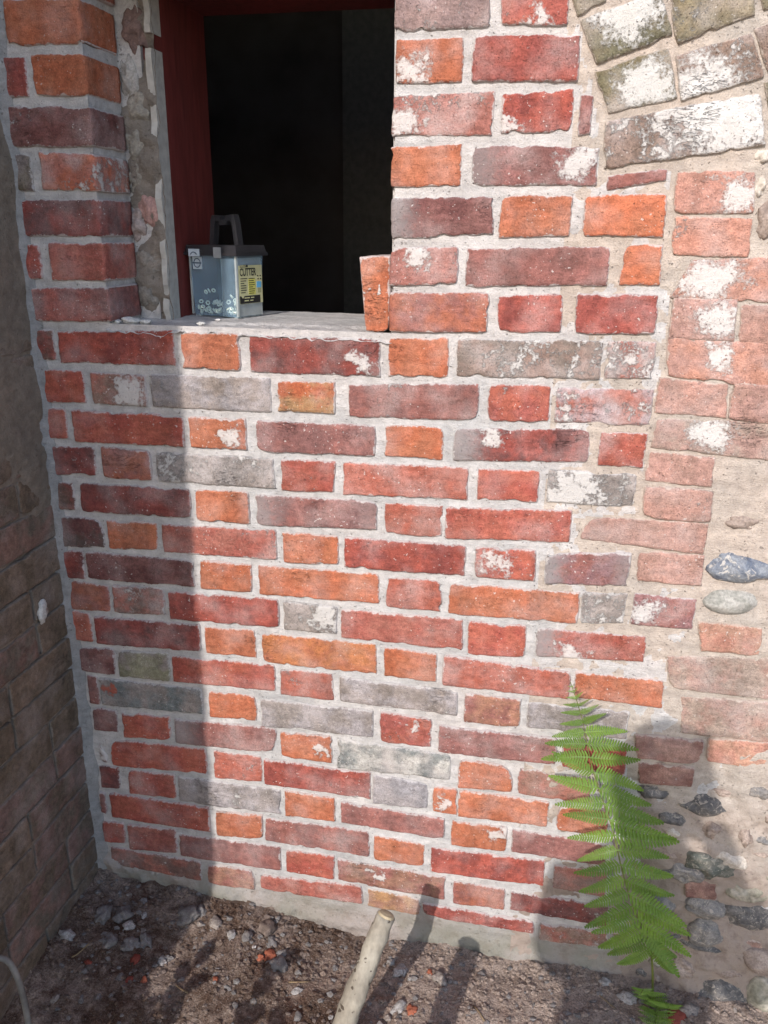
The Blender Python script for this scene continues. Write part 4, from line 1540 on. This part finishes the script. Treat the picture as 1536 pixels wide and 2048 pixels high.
def frond(parent, rach, table, rad=.0024, small=False):
    """rach: world points base to tip; table: (u along rachis from the tip 0..1, left length, left angle, right length, right angle)"""
    pts = [Vector(p) for p in rach]
    n = 40
    cum = [0]
    for k in range(1, len(pts)):
        cum.append(cum[-1] + (pts[k] - pts[k - 1]).length)
    dense = []
    for k in range(n + 1):
        s = cum[-1] * k / n
        i = max(i for i in range(len(pts) - 1) if cum[i] <= s + 1e-9)
        dense.append(pts[i].lerp(pts[i + 1], min(1, (s - cum[i]) / (cum[i + 1] - cum[i]))))
    for _ in range(3):
        dense = [dense[0]] + [(dense[k - 1] + dense[k] * 2 + dense[k + 1]) / 4 for k in range(1, n)] + [dense[n]]
    off = parent.location
    g = Geo()
    g.tube([p - off for p in dense], [rad * (1 - .85 * k / n) + .0003 for k in range(n + 1)], 7)
    st = g.build('frond', STEM, parent, smooth=True)
    for t, ll, la, rl, ra in table:
        k = (1 - t) * n
        i = min(int(k), n - 1)
        p = dense[i].lerp(dense[i + 1], k - i)
        tang = (dense[min(i + 2, n)] - dense[max(i - 1, 0)]).normalized()
        for sgn, ln, an in ((-1, ll, la), (1, rl, ra)):
            if ln <= 0:
                continue
            a = math.radians(an)
            d = Vector((sgn * math.cos(a), RND.uniform(-.32, .02), math.sin(a))).normalized()
            nrm = Vector((RND.uniform(-.35, .35) + .12 * sgn, -1, .50 + RND.uniform(-.35, .35)))
            z = (nrm - d * nrm.dot(d)).normalized()
            y = z.cross(d)
            me = RND.choice(PINS if (small or ln < .02) else PINNA)
            o = bpy.data.objects.new('pinna', me)
            COL.objects.link(o)
            o.parent = st
            o.matrix_local = Matrix.Translation(p - off + z * RND.uniform(0, .004)) @ Matrix((d, y, z)).transposed().to_4x4() @ Matrix.Diagonal((ln, ln * .92, ln, 1))
    return st


fern = thing('fern', 'tall bright green fern growing against the foot of the wall on the right', 'fern', (.300, -.055, -.12))
rach = [(.300, -.055, -.13), (.289, -.062, -.03), (.275, -.080, .05), (.248, -.100, .120), (.226, -.105, .165), (.198, -.100, .245), (.175, -.085, .325), (.143, -.070, .395), (.118, -.058, .463), (.103, -.048, .530), (.074, -.036, .600)]
tab = []
zt, zb = .600, .03
heights = []
z = .592
step = .0085
while z > .045:
    heights.append(z)
    step = min(.029, step * 1.15)
    z -= step
Lz = [.60, .585, .56, .53, .50, .465, .42, .37, .33, .29, .25, .20, .16, .10, .05]
LL = [.004, .012, .024, .040, .060, .078, .088, .092, .080, .078, .088, .092, .095, .095, .090]
LR = [.004, .012, .026, .050, .085, .095, .100, .120, .125, .100, .102, .115, .118, .105, .085]
AL = [10, 8, 2, -3, -2, 4, 12, 8, 2, -10, -22, -28, -30, -38, -55]
AR = [60, 58, 52, 42, 22, 6, -12, -8, -2, 4, -8, -16, -24, -34, -45]
tot = .745
for z in heights:
    f = lambda T: float(np.interp(-z, [-q for q in Lz], T))
    zz = [p[2] for p in rach]
    # fraction along the rachis measured from the tip
    cl = [0]
    for k in range(1, len(rach)):
        cl.append(cl[-1] + (Vector(rach[k]) - Vector(rach[k - 1])).length)
    u = float(np.interp(z, zz, cl)) / cl[-1]
    j = lambda: RND.uniform(-8, 8)
    tab.append((1 - u, f(LL) * RND.uniform(.95, 1.12), f(AL) + j(), f(LR) * RND.uniform(.90, 1.06), f(AR) + j()))
frond(fern, rach, tab)
small = [(.05 + .9 * k / 8, .035 * math.sin(.35 + 2.3 * k / 8), 15, .035 * math.sin(.35 + 2.3 * k / 8), 15) for k in range(9)]
frond(fern, [(.303, -.058, -.13), (.310, -.085, -.085), (.318, -.115, -.055), (.318, -.135, -.05)], small, .0014, True)
frond(fern, [(.300, -.060, -.13), (.300, -.100, -.10), (.292, -.140, -.085), (.288, -.165, -.09)], small, .0014, True)
frond(fern, [(.300, -.055, -.13), (.285, -.080, -.07), (.268, -.095, -.045), (.262, -.11, -.045)], small, .0014, True)

# ---------------------------------------------------------------- rubble lying on the soil
DUSTY = lambda n, c: stone_material(n, c, [q * .6 for q in c], 70, .95, (.16, .12, .10), .004)
CH = {'grey': DUSTY('dusty_grey_stone', (.22, .20, .19)), 'white': DUSTY('dusty_mortar_bit', (.42, .39, .37)), 'pale': DUSTY('dusty_pale_stone', (.33, .28, .245)), 'orange': plain('orange_brick_chip', alb(190, 105, 72), .9, .2, .2, 80, .002), 'red': plain('red_brick_chip', alb(160, 75, 58), .9, .2, .2, 80, .002), 'brown': DUSTY('dusty_brown_stone', (.20, .15, .125))}


def chunk(x, y, r, col, label_, group=None, flat=.6, sub=2, seed=None):
    seed = seed if seed is not None else RND.randint(0, 900)
    z = float(ground_z(x, y)[0])
    o = lump('brick_chip' if col in ('orange', 'red') else 'stone_chunk', (x, y, z + r * flat * .12), (r, r * .78, r * flat), seed, CH[col], None, sub, .75, 1.9)
    o.rotation_euler = (RND.uniform(-.4, .4), RND.uniform(-.4, .4), RND.uniform(0, 6))
    tag(o, label_, 'brick chip' if col in ('orange', 'red') else 'stone', group)


chunk(-.512, -.120, .016, 'orange', 'largest orange brick chip on the dark soil left of the stick')
chunk(-.488, -.140, .022, 'grey', 'large grey chunk beside the orange brick chip on the soil')
chunk(-.530, -.135, .010, 'orange', 'small orange chip left of the largest orange brick chip')
chunk(-.490, -.108, .012, 'grey', 'grey flake behind the orange brick chip near the wall foot')
chunk(-.520, -.085, .014, 'grey', 'flat grey stone by the wall foot behind the orange chip')
chunk(-.226, -.092, .017, 'white', 'white mortar chunk on the soil right of the leaning stick')
chunk(-.250, -.078, .010, 'white', 'small white mortar bit left of the white chunk by the stick')
chunk(-.186, -.185, .013, 'orange', 'orange brick chip near the bottom edge right of the stick')
chunk(-.214, -.180, .016, 'white', 'pale chunk left of the orange chip at the bottom edge')
chunk(-.140, -.098, .017, 'pale', 'pale rounded stone on the dusty soil right of the white chunk')
chunk(-.165, -.085, .008, 'orange', 'tiny orange chip beside the pale rounded stone')
chunk(.345, -.075, .022, 'red', 'red brick chip at the foot of the fern')
chunk(.250, -.050, .018, 'white', 'white mortar chunk by the wall foot left of the fern')
chunk(.205, -.030, .013, 'white', 'small white mortar chunk two hands left of the fern')
chunk(.375, -.060, .020, 'pale', 'pale stone right of the red chip under the fern')
chunk(-.958, -.185, .016, 'white', 'white mortar scrap on the dark soil by the side wall')
chunk(-.842, -.128, .015, 'white', 'pale blue grey scrap on the dark soil in the shaded corner')
chunk(-.815, -.165, .022, 'grey', 'rounded grey stone in the shaded corner, largest of its heap')
chunk(-.790, -.150, .018, 'grey', 'rounded grey stone at the right end of the shaded heap')
chunk(-.860, -.175, .020, 'grey', 'rounded grey stone at the left front of the shaded heap')
chunk(-.870, -.100, .024, 'grey', 'dull grey lump at the back of the shaded corner')
chunk(-.910, -.120, .024, 'grey', 'dull grey lump near the side wall in the shaded corner')
chunk(-.735, -.185, .012, 'white', 'pale triangular chip alone on the dark soil')
chunk(-.730, -.070, .030, 'grey', 'long grey slab lying at the wall foot in shade', flat=.4)
chunk(-.700, -.055, .015, 'grey', 'round grey stone touching the wall foot at the shadow edge')
chunk(-.655, -.075, .017, 'pale', 'pale stone at the wall foot just in the sun')
chunk(-.610, -.100, .014, 'white', 'white stone by the wall foot left of the flat grey stone')
chunk(-.575, -.095, .015, 'grey', 'mottled grey stone between the white and the flat grey stone')
chunk(-.600, -.215, .009, 'orange', 'tiny orange brick crumb on the dusty soil at lower left')
chunk(-.790, -.200, .012, 'red', 'dull red brick chip before the shaded heap of stones')
chunk(-.540, -.060, .024, 'brown', 'brown lump against the wall foot')
for k in range(90):
    x, y = RND.uniform(-.95, .52), RND.uniform(-.36, -.02)
    if abs(x + .29) < .05 and y < -.2:
        continue
    c = RND.choice(['grey', 'grey', 'grey', 'white', 'pale', 'pale', 'brown', 'brown', 'brown', 'brown', 'brown', 'red'])
    if c == 'red' and RND.random() < .25:
        c = 'orange'
    chunk(x, y, RND.uniform(.005, .0105), c, {'grey': 'small grey stone scattered on the soil', 'white': 'small white mortar bit scattered on the soil', 'pale': 'small pale stone scattered on the soil', 'brown': 'small brown stone scattered on the soil', 'red': 'small red brick chip scattered on the soil', 'orange': 'small orange brick chip scattered on the soil'}[c],
          {'grey': 'small grey stones on the soil', 'white': 'small mortar bits on the soil', 'pale': 'small pale stones on the soil', 'brown': 'small brown stones on the soil', 'red': 'small red brick chips on the soil', 'orange': 'small orange brick chips on the soil'}[c], sub=1)
TWIG = plain('dry_twig', (.20, .14, .08), .8, .2, .25, 60)
for k, (x, y, a, ln, lab_) in enumerate([(-.905, -.215, 1.1, .05, 'thin dry straw on the dark soil beside the hose'), (.205, -.075, -.6, .055, 'short dry twig on the soil left of the fern'), (-.43, -.17, .3, .045, 'short dry twig on the dark soil left of the leaning stick'), (-.05, -.17, 2.2, .05, 'short dry twig on the dusty soil right of the sticks'), (-.66, -.25, 2.7, .04, 'bent dry twig on the soil at lower left')]):
    P = []
    for q in range(5):
        t = (q / 4 - .5) * ln
        px_, py_ = x + math.cos(a) * t, y + math.sin(a) * t + .15 * ln * (q / 4 - .5) ** 2
        P.append((px_, py_, float(ground_z(px_, py_)[0]) + .003))
    g = Geo()
    g.tube(P, [.0016, .0015, .0014, .0012, .0008], 6)
    tag(g.build('twig', TWIG, smooth=True), lab_, 'twig')
# fine gravel nobody could count
for nm, mt, cnt, sd in (('gravel', SOIL, 6500, 1), ('pale_gravel', CH['brown'], 2600, 2), ('coarse_crumbs', CH['grey'], 420, 3), ('coarse_clods', SOIL, 500, 4)):
    rs = np.random.RandomState(sd)
    x, y = rs.uniform(-1.0, .62, cnt), -np.abs(rs.normal(0, .22, cnt)) - .005
    y = np.where(y < -.65, -.3 + rs.uniform(-.2, .2, cnt), y)
    z = ground_z(x, y)
    v0, f0 = ICO[0]
    r = .0012 + .0058 * rs.uniform(0, 1, cnt) ** 3 if cnt > 1000 else rs.uniform(.0025, .0085, cnt)
    V = v0[None] * (r[:, None, None] * rs.uniform(.5, 1.25, (cnt, 12, 1)) * np.array([1.1, .9, .7])) + np.stack([x, y, z + r * .2], 1)[:, None]
    F = (np.array(f0)[None] + (np.arange(cnt) * 12)[:, None, None]).reshape(-1, 3)
    mesh_obj(nm, V.reshape(-1, 3).tolist(), F.tolist(), mt, None, smooth=False, kind='stuff')

# ---------------------------------------------------------------- shrub beside the camera, throws the dappled shade at the lower left
shrub = thing('leafy_shrub', 'low leafy shrub standing by the side wall in front of the brick wall', 'shrub', (-.62, -.78, -.1))
LEAF = leaf_mat('shrub_leaf', (.055, .10, .022), (.075, .125, .028))
rs = random.Random(8)
gl, gs = Geo(), Geo()
for k in range(11):
    base = Vector((rs.uniform(-.08, .08), rs.uniform(-.06, .06), 0))
    tip = Vector((rs.uniform(-.30, .26), rs.uniform(-.16, .10), rs.uniform(.22, .42)))
    mid = (base + tip) / 2 + Vector((0, 0, .06))
    P = [base.lerp(mid, q / 5) for q in range(5)] + [mid.lerp(tip, q / 5) for q in range(6)]
    gs.tube(P, [.004 - .0003 * q for q in range(len(P))], 6)
    for q in range(2, len(P)):
        for _ in range(2):
            c = P[q]
            d = Vector((rs.uniform(-1, 1), rs.uniform(-1, 1), rs.uniform(-.2, .7))).normalized()
            n = Vector((rs.uniform(-.5, .5), rs.uniform(-.8, .2), 1)).normalized()
            s = d.cross(n).normalized()
            ln, w = rs.uniform(.035, .065), rs.uniform(.012, .020)
            gl.add([c, c + d * ln * .35 + s * w, c + d * ln * .7 + s * w * .8, c + d * ln, c + d * ln * .7 - s * w * .8, c + d * ln * .35 - s * w, c + d * ln * .5 - n * .004],
                   [(0, 1, 6), (1, 2, 6), (2, 3, 6), (3, 4, 6), (4, 5, 6), (5, 0, 6)])
gs.build('stems', STEM, shrub, smooth=True)
gl.build('leaves', LEAF, shrub)

# ---------------------------------------------------------------- the photographer, whose shadow falls on the right of the wall
person = thing('person', 'person in dark clothes standing before the wall holding up a phone', 'person', (-.10, -1.80, -.105))
SKIN = plain('skin', (.48, .30, .22), .55, .4, .08)
COAT = plain('navy_jacket', (.035, .045, .075), .85, .2, .2, 90, .001)
TROUS = plain('dark_trousers', (.05, .05, .055), .9, .2, .2, 90, .001)


def skin_obj(name, verts, edges, radii, mat, parent, root=0, sub=2):
    me = bpy.data.meshes.new(name)
    me.from_pydata(verts, edges, [])
    o = bpy.data.objects.new(name, me)
    COL.objects.link(o)
    m = o.modifiers.new('skin', 'SKIN')
    m.use_smooth_shade = True
    sl = me.skin_vertices[0].data if me.skin_vertices else None
    if sl is None:
        bpy.context.view_layer.objects.active = o
        me.attributes
    for k, r in enumerate(radii):
        sl[k].radius = r if isinstance(r, (tuple, list)) else (r, r)
        sl[k].use_root = (k == root)
    s = o.modifiers.new('sub', 'SUBSURF')
    s.levels = s.render_levels = sub
    bpy.context.view_layer.update()
    ev = o.evaluated_get(bpy.context.evaluated_depsgraph_get())
    fin = bpy.data.meshes.new_from_object(ev)
    bpy.data.objects.remove(o)
    fin.materials.clear()
    fin.materials.append(mat)
    o = bpy.data.objects.new(name, fin)
    COL.objects.link(o)
    o.parent = parent
    return o


try:
    # phone top edge just behind and below the lens position; person-local coordinates
    px, py, pz = .10, .335, 1.42
    bv = [(0, 0, .88), (0, .01, 1.05), (0, 0, 1.25), (0, .01, 1.36), (0, .03, 1.43), (0, .05, 1.50), (0, .06, 1.59),
          (-.09, 0, .84), (-.10, .02, .46), (-.11, -.02, .09), (-.12, .14, .03),
          (.09, 0, .84), (.10, .02, .46), (.11, -.02, .09), (.12, .14, .03),
          (-.155, 0, 1.33), (-.17, .06, 1.08), (px - .09, .25, 1.27), (px - .055, .315, 1.35),
          (.165, 0, 1.33), (.235, .06, 1.09), (px + .09, .25, 1.27), (px + .055, .315, 1.35)]
    be = [(0, 1), (1, 2), (2, 3), (3, 4), (4, 5), (5, 6), (0, 7), (7, 8), (8, 9), (9, 10), (0, 11), (11, 12), (12, 13), (13, 14), (3, 15), (15, 16), (16, 17), (17, 18), (3, 19), (19, 20), (20, 21), (21, 22)]
    rad = [(.15, .11), (.135, .10), (.15, .11), (.12, .09), .055, .085, .085, .085, .058, .042, .04, .085, .058, .042, .04, .062, .046, .034, .03, .062, .046, .034, .03]
    skin_obj('body', bv, be, rad, SKIN, person)
    jv = [(0, 0, .84), (0, .01, 1.05), (0, 0, 1.25), (0, .01, 1.37), (-.155, 0, 1.33), (-.17, .06, 1.08), (px - .10, .235, 1.25), (.165, 0, 1.33), (.235, .06, 1.09), (px + .10, .235, 1.25)]
    je = [(0, 1), (1, 2), (2, 3), (3, 4), (4, 5), (5, 6), (3, 7), (7, 8), (8, 9)]
    skin_obj('jacket', jv, je, [(.175, .13), (.155, .12), (.17, .13), (.135, .11), .075, .06, .047, .075, .06, .047], COAT, person)
    tv = [(0, 0, .90), (-.09, 0, .82), (-.10, .02, .46), (-.11, -.015, .12), (.09, 0, .82), (.10, .02, .46), (.11, -.015, .12)]
    skin_obj('trousers', tv, [(0, 1), (1, 2), (2, 3), (0, 4), (4, 5), (5, 6)], [(.16, .12), .10, .072, .06, .10, .072, .06], TROUS, person)
    for s in (-1, 1):
        w = Vector((px + s * .055, .315, 1.35))
        hv, he, hr = [tuple(w), tuple(w + Vector((-s * .006, .022, .035)))], [(0, 1)], [.024, .026]
        for q in range(4):
            b = len(hv)
            z = 1.372 + .017 * q
            L1 = (.030, .034, .032, .026)[q]
            hv += [(px + s * .046, .352, z), (px + s * .040, .352 + .012, z + .004), (px + s * (.040 - L1 * .6), .366, z + .006)]
            he += [(1, b), (b, b + 1), (b + 1, b + 2)]
            hr += [.010, .009, .008]
        b = len(hv)
        hv += [(px + s * .042, .332, 1.395), (px + s * .024, .329, 1.405)]
        he += [(1, b), (b, b + 1)]
        hr += [.011, .009]
        skin_obj('hand', hv, he, hr, SKIN, person, 0, 1)
    for s in (-1, 1):
        g = Geo()
        g.tube([(s * .115, -.07, .035), (s * .117, .02, .045), (s * .12, .12, .035), (s * .122, .19, .025)], [.036, .046, .045, .028], 12)
        g.build('shoe', plain('black_shoe', (.03, .03, .03), .5), person, smooth=True)
    v, f = ICO[3]
    hv_ = v * np.array([.083, .100, .115])
    hv_[:, 2] += 1.595
    hv_[:, 1] += .045
    kk = (v[:, 1] > .45) & (v[:, 2] < .45)
    hv_[kk, 1] -= .004
    mesh_obj('head', hv_.tolist(), f, SKIN, person)
    hair = v * np.array([.092, .106, .118]) * (1 + (vn(v * 6, 3) - .5) * .08)[:, None]
    keep = [q for q in f if all(v[i][2] > .12 + .55 * max(0, v[i][1]) or (v[i][1] < -.1 and v[i][2] > -.5) for i in q)]
    hair[:, 2] += 1.60
    hair[:, 1] += .040
    mesh_obj('hair', hair.tolist(), keep, plain('brown_hair', (.06, .04, .03), .7, .3, .3, 120, .002), person)
    g = Geo()
    g.add([(-.012, .140, 1.580), (.012, .140, 1.580), (0, .163, 1.582), (0, .142, 1.615)], [(0, 1, 2), (1, 3, 2), (3, 0, 2)])
    g.build('nose', SKIN, person)
    for s in (-1, 1):
        o = lump('eye', (s * .032, .131, 1.612), (.013, .007, .008), 3, plain('eye_white', (.7, .7, .68), .3), person, 2, 0, 1)
        o = lump('ear', (s * .083, .04, 1.59), (.010, .022, .032), 3, SKIN, person, 2, .1, 1)
    o = lump('mouth', (0, .138, 1.545), (.024, .007, .006), 3, plain('lips', (.40, .17, .15), .5), person, 2, 0, 1)
    phone = Geo()
    phone.box(-.005, .069, -1.470, -1.461, 1.262, 1.412)
except Exception as ex:
    print('person failed', ex)
    raise
g = Geo()
g.box(px - .10 - .040, px - .10 + .040, -1.4565, -1.4480, 1.268, 1.418)
ph = g.build('phone', plain('black_phone', (.02, .02, .022), .3, .5, .05))
tag(ph, 'black phone held upright in both hands by the person', 'phone')
